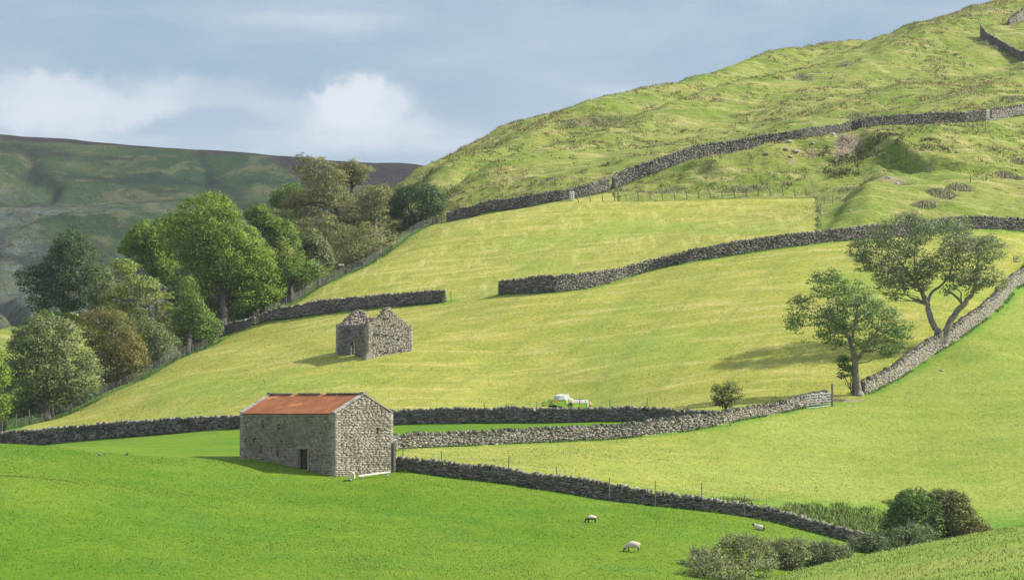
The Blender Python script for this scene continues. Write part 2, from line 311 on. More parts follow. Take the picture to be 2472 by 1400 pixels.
# ------------------------------------------------------------ materials
def newmat(name):
    m = bpy.data.materials.new(name); m.use_nodes = True; return m, NT(m.node_tree)
def out(N_, bsdf): N_.n('ShaderNodeOutputMaterial', {0: bsdf})
def simple(name, col, rough=.7, metal=0, var=.15, scale=6, spec=.3, bump=0):
    m, n = newmat(name); tc = n.n('ShaderNodeTexCoord').outputs['Object']
    a = n.noise(tc, scale, 4, .6)
    c = n.mix(n.ss(a, .3, .7), tuple(v*(1-var) for v in col), tuple(min(1, v*(1+var)) for v in col))
    ins = {'Base Color': c, 'Roughness': rough, 'Metallic': metal, 'Specular IOR Level': spec}
    if bump: ins['Normal'] = n.n('ShaderNodeBump', {'Height': a, 'Distance': bump, 'Strength': .6}).outputs[0]
    out(n, n.n('ShaderNodeBsdfPrincipled', ins).outputs[0]); return m
def stone_mat(name, stops, lich=.3, moss=0.0, mosscol=(.06, .05, .015), bump=.02, patch=None):
    m, n = newmat(name); tc = n.n('ShaderNodeTexCoord').outputs['Object']; g = n.n('ShaderNodeNewGeometry')
    rnd = g.outputs['Random Per Island']
    r = n.n('ShaderNodeValToRGB', {0: rnd}); cr = r.color_ramp
    while len(cr.elements) > 1: cr.elements.remove(cr.elements[-1])
    cr.elements[0].position = 0; cr.elements[0].color = (*stops[0], 1)
    for i, c in enumerate(stops[1:], 1):
        e = cr.elements.new(i/(len(stops)-1)); e.color = (*c, 1)
    a = n.noise(tc, 5.0, 5, .65)
    c = n.mix(1.0, r.outputs[0], n.mix(n.ss(a, .25, .75), (.62, .6, .56), (1.25, 1.25, 1.25)), 'MULTIPLY')
    if lich:
        b = n.noise(tc, 2.4, 6, .7)
        c = n.mix(n.m('MULTIPLY', n.ss(b, .60, .68), lich), c, (.5, .49, .43))
    big = n.noise(tc, .35, 3, .6)
    if patch: c = n.mix(n.ss(big, .45, .66, 0, .8), c, n.mix(1.0, c, patch, 'MULTIPLY'))
    if moss:
        b = n.noise(n.mapv(tc, (1, 1, 1)), .9, 5, .65)
        c = n.mix(n.m('MULTIPLY', n.ss(b, .44, .6), moss), c, mosscol)
    bp = n.n('ShaderNodeBump', {'Height': a, 'Distance': bump, 'Strength': .7}).outputs[0]
    out(n, n.n('ShaderNodeBsdfPrincipled', {'Base Color': c, 'Roughness': .92, 'Specular IOR Level': .15, 'Normal': bp}).outputs[0]); return m
M_DRY = stone_mat('gritstone_drywall', [(.06, .058, .052), (.12, .118, .105), (.155, .148, .13), (.19, .18, .16), (.27, .255, .225), (.12, .105, .08), (.17, .16, .14)], .35, .25, (.07, .065, .03))
M_MOSSY = stone_mat('mossy_drywall', [(.04, .04, .038), (.12, .12, .11), (.2, .195, .18), (.28, .275, .26), (.1, .09, .07)], .3, .75, (.055, .045, .018))
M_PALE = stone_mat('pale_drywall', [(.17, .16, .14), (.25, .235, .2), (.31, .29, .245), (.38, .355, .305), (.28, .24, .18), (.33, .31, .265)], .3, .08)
M_COPE = stone_mat('coping_stone', [(.08, .078, .07), (.16, .15, .13), (.24, .225, .19), (.3, .28, .24)], .4, .15)
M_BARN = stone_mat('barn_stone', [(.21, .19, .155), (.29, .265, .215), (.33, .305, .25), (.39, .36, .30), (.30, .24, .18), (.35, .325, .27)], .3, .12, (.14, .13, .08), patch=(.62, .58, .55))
M_RUIN = stone_mat('ruin_stone', [(.2, .185, .155), (.28, .26, .215), (.33, .31, .26), (.39, .37, .31), (.29, .25, .2)], .3, .08, patch=(.75, .72, .7))
M_QUOIN = stone_mat('quoin_stone', [(.24, .22, .18), (.31, .29, .24), (.36, .34, .29)], .3, 0)
M_CORE = simple('wall_core', (.075, .07, .06), .95)
M_WOOD = simple('weathered_wood', (.16, .14, .115), .85, var=.35, scale=9)
M_DARKWOOD = simple('door_wood', (.055, .032, .022), .8, var=.3, scale=12)
M_WIRE = simple('fence_wire', (.22, .24, .24), .5, .6)
M_GALV = simple('galvanised_steel', (.40, .42, .44), .5, .0, var=.15)
M_WHITE = simple('white_paint', (.72, .71, .68), .5, var=.08)
M_BARK = simple('bark', (.075, .066, .05), .95, var=.4, scale=3, bump=.04)
M_BARKP = simple('pale_bark', (.2, .185, .155), .95, var=.35, scale=3, bump=.04)
M_HOLE = simple('opening_shade', (.008, .008, .007), .95)  # near-black colour stands in for the unlit depth of the gable opening
def leaf_mat(name, c1, c2, c3=None, trans=.38):
    m, n = newmat(name); g = n.n('ShaderNodeNewGeometry'); tc = n.n('ShaderNodeTexCoord').outputs['Object']
    c = n.mix(g.outputs['Random Per Island'], c1, c2)
    b = n.noise(tc, .32, 3, .6)
    if c3: c = n.mix(n.ss(b, .48, .68, 0, .75), c, c3)
    c = n.mix(1.0, c, n.mix(n.ss(n.noise(tc, .9, 2), .3, .7), (.75, .75, .75), (1.2, 1.2, 1.2)), 'MULTIPLY')
    p = n.n('ShaderNodeBsdfPrincipled', {'Base Color': c, 'Roughness': .6, 'Specular IOR Level': .25})
    t = n.n('ShaderNodeBsdfTranslucent', {0: c})
    out(n, n.n('ShaderNodeMixShader', {0: trans, 1: p.outputs[0], 2: t.outputs[0]}).outputs[0]); return m

# ground: real grass colours by field, worn and lush places, soil
def ground_mat():
    m, n = newmat('hill_grass'); pos = n.n('ShaderNodeNewGeometry').outputs['Position']
    a1 = n.n('ShaderNodeVertexColor', layer_name='zoneA'); a2 = n.n('ShaderNodeVertexColor', layer_name='zoneB')
    s1 = n.n('ShaderNodeSeparateColor', {0: a1.outputs[0]}); s2 = n.n('ShaderNodeSeparateColor', {0: a2.outputs[0]})
    pasture, mown, hill = s1.outputs[0], s1.outputs[1], s1.outputs[2]
    lush, soil, upper = s2.outputs[0], s2.outputs[1], s2.outputs[2]
    big = n.noise(pos, .045, 4, .55); mid = n.noise(pos, .28, 4, .6); fine = n.noise(n.mapv(pos, (1, .6, 1)), 2.6, 5, .7)
    # silage fields: pale streaks where the cut grass lay
    st1 = n.noise(n.mapv(pos, (.10, .55, .3), (0, 0, .25)), 1.0, 5, .65)
    st2 = n.noise(n.mapv(pos, (.9, .07, .3), (0, 0, -.35)), 1.0, 4, .6)
    c_m = n.mix(n.ss(mid, .3, .7), (.222, .243, .040), (.298, .292, .058))
    c_m = n.mix(n.ss(st1, .46, .68, 0, .75), c_m, (.40, .355, .12))
    c_m = n.mix(n.m('MULTIPLY', n.ss(st2, .5, .7, 0, .55), upper), c_m, (.46, .41, .14))
    c_m = n.mix(n.ss(big, .5, .68, 0, .55), c_m, (.165, .262, .035))
    c_m = n.mix(n.ss(n.noise(pos, .5, 5, .75), .62, .74, 0, .35), c_m, (.34, .26, .12))
    # faint swaths and wheel marks left by the mower
    wv = n.n('ShaderNodeTexWave', {'Vector': n.mapv(pos, (1, 1, 0), (0, 0, 1.25)), 'Scale': .10, 'Distortion': 5.0, 'Detail': 2.0, 'Detail Scale': .25}); c_m = n.mix(n.ss(wv.outputs[1], .55, .95, 0, .09), c_m, (.155, .235, .035))
    wv = n.n('ShaderNodeTexWave', {'Vector': n.mapv(pos, (1, 1, 0), (0, 0, .35), (3, 0, 0)), 'Scale': .045, 'Distortion': 6.0, 'Detail': 2.0, 'Detail Scale': .2}); c_m = n.mix(n.ss(wv.outputs[1], .93, .99, 0, .22), c_m, (.15, .19, .05))
    # grazed pasture
    c_p = n.mix(n.ss(mid, .3, .7), (.074, .160, .007), (.106, .188, .011))
    c_p = n.mix(n.ss(big, .38, .62, 0, .6), c_p, (.145, .21, .018)); c_p = n.mix(n.ss(n.noise(pos, .12, 5, .7), .52, .66, 0, .5), c_p, (.065, .155, .018)); c_p = n.mix(n.ss(n.noise(pos, .9, 5, .75), .66, .74, 0, .35), c_p, (.2, .21, .07))
    # other grass between
    c_o = n.mix(n.ss(mid, .3, .7), (.148, .222, .030), (.195, .255, .043))
    c_o = n.mix(n.ss(big, .45, .7, 0, .5), c_o, (.30, .30, .08))
    # rough hill grass
    h1_ = n.noise(n.mapv(pos, (.10, .36, .5), (0, 0, .45)), 1.0, 6, .68)
    h2_ = n.noise(pos, .085, 5, .6); h3_ = n.noise(n.mapv(pos, (.6, 1.2, 1.5)), 1.0, 5, .7)
    c_h = n.mix(n.ss(h2_, .38, .62), (.165, .225, .036), (.24, .262, .062))
    c_h = n.mix(n.ss(h1_, .50, .64, 0, .7), c_h, (.40, .35, .15))
    c_h = n.mix(n.ss(h3_, .54, .66, 0, .45), c_h, (.13, .14, .045))
    c_h = n.mix(n.ss(n.noise(n.mapv(pos, (.35, .7, 1)), 1.0, 4, .6), .60, .67, 0, .7), c_h, (.11, .085, .055))
    c = n.mix(hill, n.mix(mown, n.mix(pasture, c_o, c_p), c_m), c_h)
    c = n.mix(n.m('MULTIPLY', lush, n.ss(mid, .25, .6, .35, 1.0)), c, (.075, .20, .018))
    c = n.mix(n.m('MULTIPLY', n.ss(n.m('ADD', soil, n.m('MULTIPLY', n.m('SUBTRACT', fine, .5), 1.2)), .45, .6), 1.0), c, n.mix(fine, (.17, .12, .08), (.34, .28, .21)))
    c = n.mix(1.0, c, n.mix(n.ss(fine, .25, .75), (.76, .8, .72), (1.2, 1.17, 1.2)), 'MULTIPLY')
    b1 = n.n('ShaderNodeBump', {'Height': fine, 'Distance': .10, 'Strength': .55}).outputs[0]
    b2 = n.n('ShaderNodeBump', {'Height': n.m('MULTIPLY', h3_, hill), 'Distance': .8, 'Strength': .8, 'Normal': b1}).outputs[0]
    out(n, n.n('ShaderNodeBsdfPrincipled', {'Base Color': c, 'Roughness': .95, 'Specular IOR Level': .08, 'Normal': b2}).outputs[0]); return m
M_GROUND = ground_mat()

# ------------------------------------------------------------ ground mesh
xs = np.r_[np.arange(-420, -120, 12), np.arange(-120, 140, .5), np.arange(140, 430, 12)]
ys = np.r_[np.arange(-60, 20, 5), np.arange(20, 130, .8), np.arange(130, 660, .5), np.arange(660, 960, 10)]
GX, GY = np.meshgrid(xs, ys)
def build_ground():
    Z = zones(GX.ravel(), GY.ravel()); gx = GX.ravel(); gy = GY.ravel()
    z = H(gx, gy, Z)
    V = np.c_[gx, gy, z]; nx, ny = len(xs), len(ys)
    i = np.arange(ny-1)[:, None]*nx+np.arange(nx-1)[None]; F = np.stack([i, i+1, i+nx+1, i+nx], -1).reshape(-1, 4)
    o = mesh('ground', V, F, M_GROUND, smooth=True); tag(o, kind='structure')
    wd = np.full(gx.shape, 1e9)
    for Q in (PA, PB, PB2, PL, PC1, PC2, PD1, PD3, Wd): wd = np.minimum(wd, segdist(gx, gy, Q))
    wob = (fbm(gx*.9, gy*.9, 2)-.5)*1.6
    lush = (1-sstep(wd+wob, .5, 1.9))*.8
    rgh = Z['f2']*sstep(gx-(gy-225)*.9, 14, 30)*sstep(gy, 222, 208)
    lush = np.maximum(lush, rgh*.75)*(1-.6*Z['hill'])
    # strip of uncut grass between the fence and the bank, ground under the wood
    lush = np.maximum(lush, Z['wood']*.6)
    g1 = Z['f1']; mown = Z['f3']+Z['f4']+Z['f2']*.45*sstep(gx, 40, 0)+Z['f2']*.25
    mown = np.minimum(mown, 1)
    soil = np.zeros(gx.shape)
    def spot(px, row, rx, ry, a=1.0):
        x0, y0, _ = hit(px, row); q = ((gx-x0)/rx)**2+((gy-y0)/ry)**2; np.maximum(soil, a*np.exp(-q), out=soil)
    for s in [(1960, 375, 1.6, 2, .6), (1990, 400, 1.5, 2, .55), (2055, 345, 1.8, 2, .8), (1915, 395, 1.4, 2, .55), (2045, 362, 2.4, 3, .95), (2030, 385, 1.5, 3, .8), (2130, 430, 2.5, 2.5, .85), (2170, 440, 1.6, 2, .8), (2085, 935, 2.5, 2.5, .6), (2040, 968, 4, 2.2, .62), (2275, 845, 1.2, 1.5, .5), (2030, 98, 4, 6, .75), (1990, 108, 4, 5, .55),
              (1140, 722, 3, 2, .45), (1640, 470, 2, 1.5, .5), (2270, 345, 2, 2, .5), (1840, 590, 1, 1, .3), (2240, 408, 1.8, 1.3, .55)]: spot(*s)
    me = o.data
    for nm, (a, b, c) in (('zoneA', (g1, mown, Z['hill'])), ('zoneB', (lush, soil, Z['f4']))):
        at = me.color_attributes.new(nm, 'FLOAT_COLOR', 'POINT')
        at.data.foreach_set('color', np.c_[a, b, c, np.ones(len(a))].astype(np.float32).ravel())
    return o
ground = build_ground()

# far moor: ridge across the valley, D 900 .. 1900
HAZE = 0.00007
def far_moor():
    top = [(-900, 300), (-300, 318), (0, 330), (100, 338), (250, 351), (380, 362), (480, 368), (600, 377), (720, 386), (900, 399), (1000, 403), (1300, 430), (1900, 470)]
    tpx = np.array([a for a, b in top], float); tr = np.array([b for a, b in top], float)
    us_ = np.linspace(-900, 1900, 420); vs = np.r_[np.linspace(0, 1, 260), 1.03, 1.1, 1.3]
    U, Vv = np.meshgrid(us_, vs)
    D1 = 1500-(U)*.10                                            # rim distance
    D0 = 760
    D = D0+(D1-D0)*Vv
    zt = (HR-np.interp(U, tpx, tr))/FPX*D1
    x = (U-CX)/FPX*1350*(.55+.45*Vv) * 1.0
    x = (U-CX)/FPX*D
    prof = np.where(Vv < .12, -26+Vv*60, 0)
    t = np.clip((Vv-.08)/.92, 0, 1); base = -24+(zt+24)*(t**.92)
    crag = sstep(t, .46, .56)*(10+8*vn(x*.012, D*.002+4))-sstep(t, .30, .46)*6
    env = np.sin(np.pi*np.clip(t, 0, 1))
    z = base+env*(crag*.8+(fbm(x*.006+3, D*.003, 3)-.5)*30+(fbm(x*.03, D*.02, 4)-.5)*15)
    # gullies running down the slope
    gl = np.abs(((x+D*.18)*.0105+fbm(x*.01, D*.006, 2)*1.3) % 1-.5); z -= env*np.exp(-(gl/.05)**2)*8
    rim = sstep(t, .93, .985); z += rim*(1.5+3*(fbm(x*.03, D*.01, 3)-.5))*(Vv <= 1.0)
    z = np.where(Vv > 1.0, zt-(Vv-1)*12, z)
    nx, ny = len(us_), len(vs); i = np.arange(ny-1)[:, None]*nx+np.arange(nx-1)[None]; F = np.stack([i, i+1, i+nx+1, i+nx], -1).reshape(-1, 4)
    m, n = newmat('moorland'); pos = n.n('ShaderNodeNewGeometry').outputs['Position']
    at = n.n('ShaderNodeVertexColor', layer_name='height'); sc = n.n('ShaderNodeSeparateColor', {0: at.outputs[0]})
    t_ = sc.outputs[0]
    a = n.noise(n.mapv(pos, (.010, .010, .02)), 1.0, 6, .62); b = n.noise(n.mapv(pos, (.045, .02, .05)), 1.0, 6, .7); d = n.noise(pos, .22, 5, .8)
    c = n.mix(n.ss(a, .38, .62), (.040, .070, .034), (.092, .108, .05))  # dark moorland colours, with the cloud shadow over the ridge put in
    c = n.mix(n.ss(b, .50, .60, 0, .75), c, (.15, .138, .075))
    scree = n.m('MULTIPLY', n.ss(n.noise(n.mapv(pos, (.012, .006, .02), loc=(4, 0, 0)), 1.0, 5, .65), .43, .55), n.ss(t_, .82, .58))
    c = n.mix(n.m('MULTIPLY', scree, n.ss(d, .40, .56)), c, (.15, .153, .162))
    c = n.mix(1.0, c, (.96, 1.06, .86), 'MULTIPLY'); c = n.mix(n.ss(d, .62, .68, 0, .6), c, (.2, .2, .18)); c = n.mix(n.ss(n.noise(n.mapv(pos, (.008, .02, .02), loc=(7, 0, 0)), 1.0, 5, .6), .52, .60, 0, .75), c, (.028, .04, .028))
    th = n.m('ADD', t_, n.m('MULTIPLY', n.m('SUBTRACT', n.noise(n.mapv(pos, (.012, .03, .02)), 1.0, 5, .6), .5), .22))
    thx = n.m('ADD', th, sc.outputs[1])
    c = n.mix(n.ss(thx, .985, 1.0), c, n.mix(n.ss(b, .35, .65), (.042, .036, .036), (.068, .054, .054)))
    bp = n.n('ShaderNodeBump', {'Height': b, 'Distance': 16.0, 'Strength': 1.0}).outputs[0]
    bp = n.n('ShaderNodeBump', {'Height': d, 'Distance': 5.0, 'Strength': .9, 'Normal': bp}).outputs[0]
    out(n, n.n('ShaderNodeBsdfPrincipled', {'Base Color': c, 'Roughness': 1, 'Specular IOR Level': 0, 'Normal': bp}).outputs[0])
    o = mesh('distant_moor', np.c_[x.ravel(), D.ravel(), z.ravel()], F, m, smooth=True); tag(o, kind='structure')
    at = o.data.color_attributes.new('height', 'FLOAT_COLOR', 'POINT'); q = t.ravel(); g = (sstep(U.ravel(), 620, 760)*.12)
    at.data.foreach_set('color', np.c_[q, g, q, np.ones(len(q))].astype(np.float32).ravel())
far_moor()
# valley floor far below, all of it inside the haze box
hz = mesh('haze', [(a, b_, c) for a in (-1900, 1900) for b_ in (-1900, 2400) for c in (-90, 330)], [(0, 1, 3, 2), (4, 6, 7, 5), (0, 4, 5, 1), (2, 3, 7, 6), (0, 2, 6, 4), (1, 5, 7, 3)], M_CORE)
mh = bpy.data.materials.new('air'); mh.use_nodes = True; nh = NT(mh.node_tree); vh = nh.n('ShaderNodeVolumePrincipled', {'Color': (.80, .88, 1.0, 1), 'Density': HAZE, 'Anisotropy': .2}); nh.n('ShaderNodeOutputMaterial', {1: vh.outputs[0]})
hz.data.materials.clear(); hz.data.materials.append(mh); tag(hz, 'thin pale blue air haze over the valley', 'haze', kind='stuff')
fl = mesh('valley_floor', [(-1880, -1850, -70), (1880, -1850, -70), (1880, 2380, -70), (-1880, 2380, -70)], [(0, 1, 2, 3)], simple('valley_grass', (.06, .09, .03), .95, scale=.01)); tag(fl, kind='structure')

# ------------------------------------------------------------ dry stone walls
def path3(L, step=.25, zfun=None):
    Q = np.array([P(*q[:3]) for q in L]); hp = np.array([q[3]/FPX*q[2] for q in L])
    s = np.r_[0, np.cumsum(np.hypot(*(np.diff(Q[:, :2], axis=0)).T))]
    S = np.arange(0, s[-1], step)
    return S, np.interp(S, s, Q[:, 0]), np.interp(S, s, Q[:, 1]), np.interp(S, s, hp), s, Q, hp
def stone_wall(name, label, L, mat, copemat, seed, ch=.13, sl_=.30, thick=.62, group=None, cope=.24, lean=.2, gap=None, ends=(0, 0)):
    rs = np.random.RandomState(seed)
    S, X, Y, HH, s, Q, hp = path3(L)
    Zg = H(X, Y); tot = S[-1]
    # gentle ups and downs of an old wall's top
    ht = lambda t: np.interp(t, S, HH)+(vn(t*.35+seed, t*0)-.5)*.16+(vn(t*1.3+seed, t*0+7)-.5)*.08
    fx = lambda t: np.interp(t, S, X)+(vn(t*.25+seed*3, t*0+2)-.5)*.3; fy_ = lambda t: np.interp(t, S, Y)+(vn(t*.25+seed*5, t*0+4)-.5)*.3
    fz = lambda t: np.interp(t, S, Zg)
    root = empty(name, (float(X[0]), float(Y[0]), float(Zg[0]))); off = np.array(root.location)
    tag(root, label, 'stone wall', group)
    Cn, U, V, W = [], [], [], []
    nc = int(math.ceil((HH.max()+.5-cope)/ch))
    for k in range(nc):
        for sd_ in (-1, 1):
            n = int(tot/sl_*1.5)+8; ln = rs.uniform(.45, 1.7, n)*sl_; t = np.cumsum(ln)-ln/2+rs.uniform(0, .3); m = t < tot; t = t[m]; ln = ln[m]
            hh = ht(t)-cope; z = -.22+k*ch+ch/2; m = (z < hh)
            if k > 2: m &= rs.rand(len(t)) > .02
            t = t[m]; ln = ln[m]
            if not len(t): continue
            e = .1; tx = fx(t+e)-fx(t-e); ty = fy_(t+e)-fy_(t-e); tz_ = fz(t+e)-fz(t-e); q = np.hypot(tx, ty); tx /= q; ty /= q; tz_ = tz_/q
            nx_, ny_ = -ty, tx
            wdt = thick/2*(1-.28*max(0, z)/1.5)+rs.normal(0, .02, len(t)); dp = .13
            o_ = sd_*(wdt-dp)
            hz = ch/2*rs.uniform(.72, 1.12, len(t))
            Cn.append(np.c_[fx(t)+nx_*o_, fy_(t)+ny_*o_, fz(t)+z+rs.normal(0, .018, len(t))])
            rot = rs.normal(0, .09, len(t))
            U.append(np.c_[tx, ty, tz_*.8+rot]*(ln/2*.95)[:, None]); V.append(np.c_[nx_*dp, ny_*dp, 0*t]); W.append(np.c_[-tx*rot*.3, -ty*rot*.3, np.ones(len(t))]*hz[:, None])
    Vv, F = boxes(np.concatenate(Cn), np.concatenate(U), np.concatenate(V), np.concatenate(W), .17, rs)
    mesh('stonework', Vv-off, F, mat, root)
    # dark rubble fill
    t = np.r_[np.arange(0, tot, .6), tot]; e = .1; tx = fx(t+e)-fx(t-e); ty = fy_(t+e)-fy_(t-e); q = np.hypot(tx, ty); q[q == 0] = 1; tx /= q; ty /= q
    tx[-1], ty[-1] = tx[-2], ty[-2]
    a = thick/2-.1; b = thick/2*.72-.1; hh = ht(t)-cope-.04; g = fz(t); x0 = fx(t); y0 = fy_(t)
    ring = [np.c_[x0-ty*a, y0+tx*a, g-.3], np.c_[x0-ty*b, y0+tx*b, g+hh], np.c_[x0+ty*b, y0-tx*b, g+hh], np.c_[x0+ty*a, y0-tx*a, g-.3]]
    Vc = np.stack(ring, 1).reshape(-1, 3); F = []
    for i in range(len(t)-1):
        for j in range(4): F.append((i*4+j, i*4+(j+1) % 4, i*4+4+(j+1) % 4, i*4+4+j))
    F += [(0, 1, 2, 3), tuple(4*(len(t)-1)+j for j in (3, 2, 1, 0))]
    mesh('rubble_fill', Vc-off, F, M_CORE, root)
    # coping stones set on edge, some leaning
    n = int(tot/.13)+4; ln = rs.uniform(.07, .2, n); t = np.cumsum(ln)-ln/2; m = (t < tot-.05) & (rs.rand(n) > .03); t = t[m]; ln = ln[m]
    e = .1; tx = fx(t+e)-fx(t-e); ty = fy_(t+e)-fy_(t-e); q = np.hypot(tx, ty); tx /= q; ty /= q
    hz = cope/2*rs.uniform(.65, 1.5, len(t)); wv_ = thick/2*.74*rs.uniform(.7, 1.12, len(t)); ln_ = lean+rs.normal(0, .16, len(t))
    Cn = np.c_[fx(t)+rs.normal(0, .03, len(t)), fy_(t)+rs.normal(0, .03, len(t)), fz(t)+ht(t)-cope+hz-.02]
    U = np.c_[tx, ty, 0*t-.1]*(ln/2)[:, None]; V = np.c_[-ty, tx, rs.normal(0, .12, len(t))]*wv_[:, None]; W = np.c_[tx*ln_, ty*ln_, np.ones(len(t))]*hz[:, None]
    Vv, F = boxes(Cn, U, V, W, .25, rs)
    mesh('coping', Vv-off, F, copemat, root)
    return root
stone_wall('drystone_wall', 'mossy dark drystone wall running left from behind the rusty roofed barn to the photo edge', [q for q in W_A if q[0] < 860], M_MOSSY, M_COPE, 11, lean=0, ch=.13)
stone_wall('drystone_wall', 'shaded drystone wall in front of the green and white baler', [q for q in W_A if q[0] >= 850], M_DRY, M_COPE, 12, lean=0, ch=.13)
stone_wall('drystone_wall', 'pale sunlit drystone wall with slanted coping running from the barn to the metal gate', W_B, M_PALE, M_COPE, 13, lean=-.45, cope=.25, ch=.12)
stone_wall('drystone_wall', 'sunlit drystone wall climbing steeply past the two ash trees', W_B2, M_PALE, M_COPE, 14, lean=-.2, ch=.13)
stone_wall('drystone_wall', 'grey drystone wall running down from the barn corner to the dark bush at the beck', W_L, M_DRY, M_COPE, 15, lean=.15, ch=.12, sl_=.27)
stone_wall('drystone_wall', 'short broken drystone wall under the big green tree at the wood edge', W_C0, M_DRY, M_COPE, 16)
stone_wall('drystone_wall', 'dark drystone wall behind the roofless ruin, left of the field gap', W_C1, M_DRY, M_COPE, 17, ch=.145, sl_=.34, lean=0)
stone_wall('drystone_wall', 'long dark drystone wall curving right from the field gap to behind the forked ash', W_C2, M_DRY, M_COPE, 18, ch=.145, sl_=.34, lean=0)
stone_wall('drystone_wall', 'drystone wall above the top mown field, from the thorn tree to the small white hurdle', W_D1, M_DRY, M_COPE, 19, ch=.155, sl_=.36, lean=0)
stone_wall('drystone_wall', 'long drystone wall climbing the open hillside to the right edge above the banks', W_D3[:-2], M_DRY, M_COPE, 20, ch=.155, sl_=.36, lean=0)
stone_wall('drystone_wall', 'pale drystone wall end beyond the small gate high at the right edge', [(2390, 289, 431.8, 26), (2472, 277, 437, 26), (2580, 262, 443, 26)], M_PALE, M_COPE, 21, ch=.155, sl_=.36, lean=0)
def hpath(pts): 
    r = []
    for px, row, h in pts:
        if px > 2472: a = hit(2471, 140 if row > 100 else 50); D = a[1]*1.0; r.append((px, row, D, h))
        else: a = hit(px, row); r.append((px, row, a[1], h))
    return r
E1 = [(2368, 92, 30), (2378, 100, 22), (2400, 110, 20), (2428, 124, 20), (2450, 138, 22), (2471, 150, 24), (2530, 182, 24)]
e1 = hpath(E1); 
e1 = [(a, b, min(c, 575)-i*0, d) for i, (a, b, c, d) in enumerate(e1)]
stone_wall('drystone_wall', 'dark crooked drystone wall near the skyline in the top right corner', e1, M_DRY, M_COPE, 22, ch=.155, sl_=.36, lean=0)
stone_wall('drystone_wall', 'short pale lit piece of wall at the very top right edge', hpath([(2434, 62, 12), (2453, 56, 26), (2471, 50, 30), (2500, 40, 30)]), M_PALE, M_COPE, 23, ch=.155, sl_=.36, lean=0)

# ------------------------------------------------------------ field barn with rusty roof
def ground_at(x, y): return h1(x, y)
def facade(mb_list, root, name, label, p0, p1, zb, top, holes, mat, seed, ch=.115, sl_=.30, proud=.03, ztop_max=None, quoin=True, jit=.05):
    """coursed stone face from p0 to p1 (xy), outward normal on the right of p0->p1. top(u)= wall height over zb along u. holes: list of (u0,u1,z0,z1)"""
    rs = np.random.RandomState(seed)
    p0 = np.array(p0); p1 = np.array(p1); L = np.hypot(*(p1-p0)); d = (p1-p0)/L; n = np.array([d[1], -d[0]])
    Cn, U, V, W, Q = [], [], [], [], []
    z = 0.0; zmax = max(top(u) for u in np.linspace(0, L, 40)) if ztop_max is None else ztop_max
    k = 0
    while z < zmax:
        c = ch*rs.uniform(.75, 1.25) * (1.35 if z < 1.0 else 1); u = 0.0
        while u < L-.02:
            l = sl_*rs.uniform(.45, 1.6)
            q = quoin and (u < .01 or u+l > L-.35)
            if u < .01 and quoin: l = .6 if k % 2 else .36
            if u+l > L-.3: l = L-u
            u0, u1 = u, u+l; u = u1; z0_, z1_ = z, z+c; um = (u0+u1)/2
            tt = top(um)
            if z0_ > tt-.03: continue
            z1_ = min(z1_, tt)
            skip = False
            for (a, b, e, f) in holes:
                if z1_ > e+.03 and z0_ < f-.03:
                    if u0 >= a-.02 and u1 <= b+.02: skip = True
                    elif u0 < a < u1: u1 = a
                    elif u0 < b < u1: u0 = b
            if skip or u1-u0 < .03: continue
            um = (u0+u1)/2; pr = proud*rs.uniform(.1, 1.0) if not q else proud*.95
            Cn.append((*(p0+d*um+n*(pr-.1)), zb+(z0_+z1_)/2)); U.append((*(d*((u1-u0)/2-.003)), 0)); V.append((*(n*.1), 0)); W.append((0, 0, (z1_-z0_)/2-.003))
            Q.append(q)
        z += c; k += 1
    Cn, U, V, W = map(np.array, (Cn, U, V, W)); Q = np.array(Q)
    Vv, F = boxes(Cn[~Q], U[~Q], V[~Q], W[~Q], jit, rs)
    o = mesh(name, Vv-np.array(root.location), F, mat, root); 
    if label: o['label'] = label
    return (Cn[Q], U[Q], V[Q], W[Q])
def quoin_columns(root, qs, corners, mat):
    A_ = [np.concatenate(t) for t in zip(*qs)]; rl = np.array(root.location); rs = np.random.RandomState(5)
    near = np.argmin([np.hypot(A_[0][:, 0]-c[0], A_[0][:, 1]-c[1]) for c in corners], 0)
    for i in range(4):
        m = near == i
        if m.any(): Vv, F = boxes(*[a_[m] for a_ in A_], .05, rs); mesh('quoins', Vv-rl, F, mat, root)
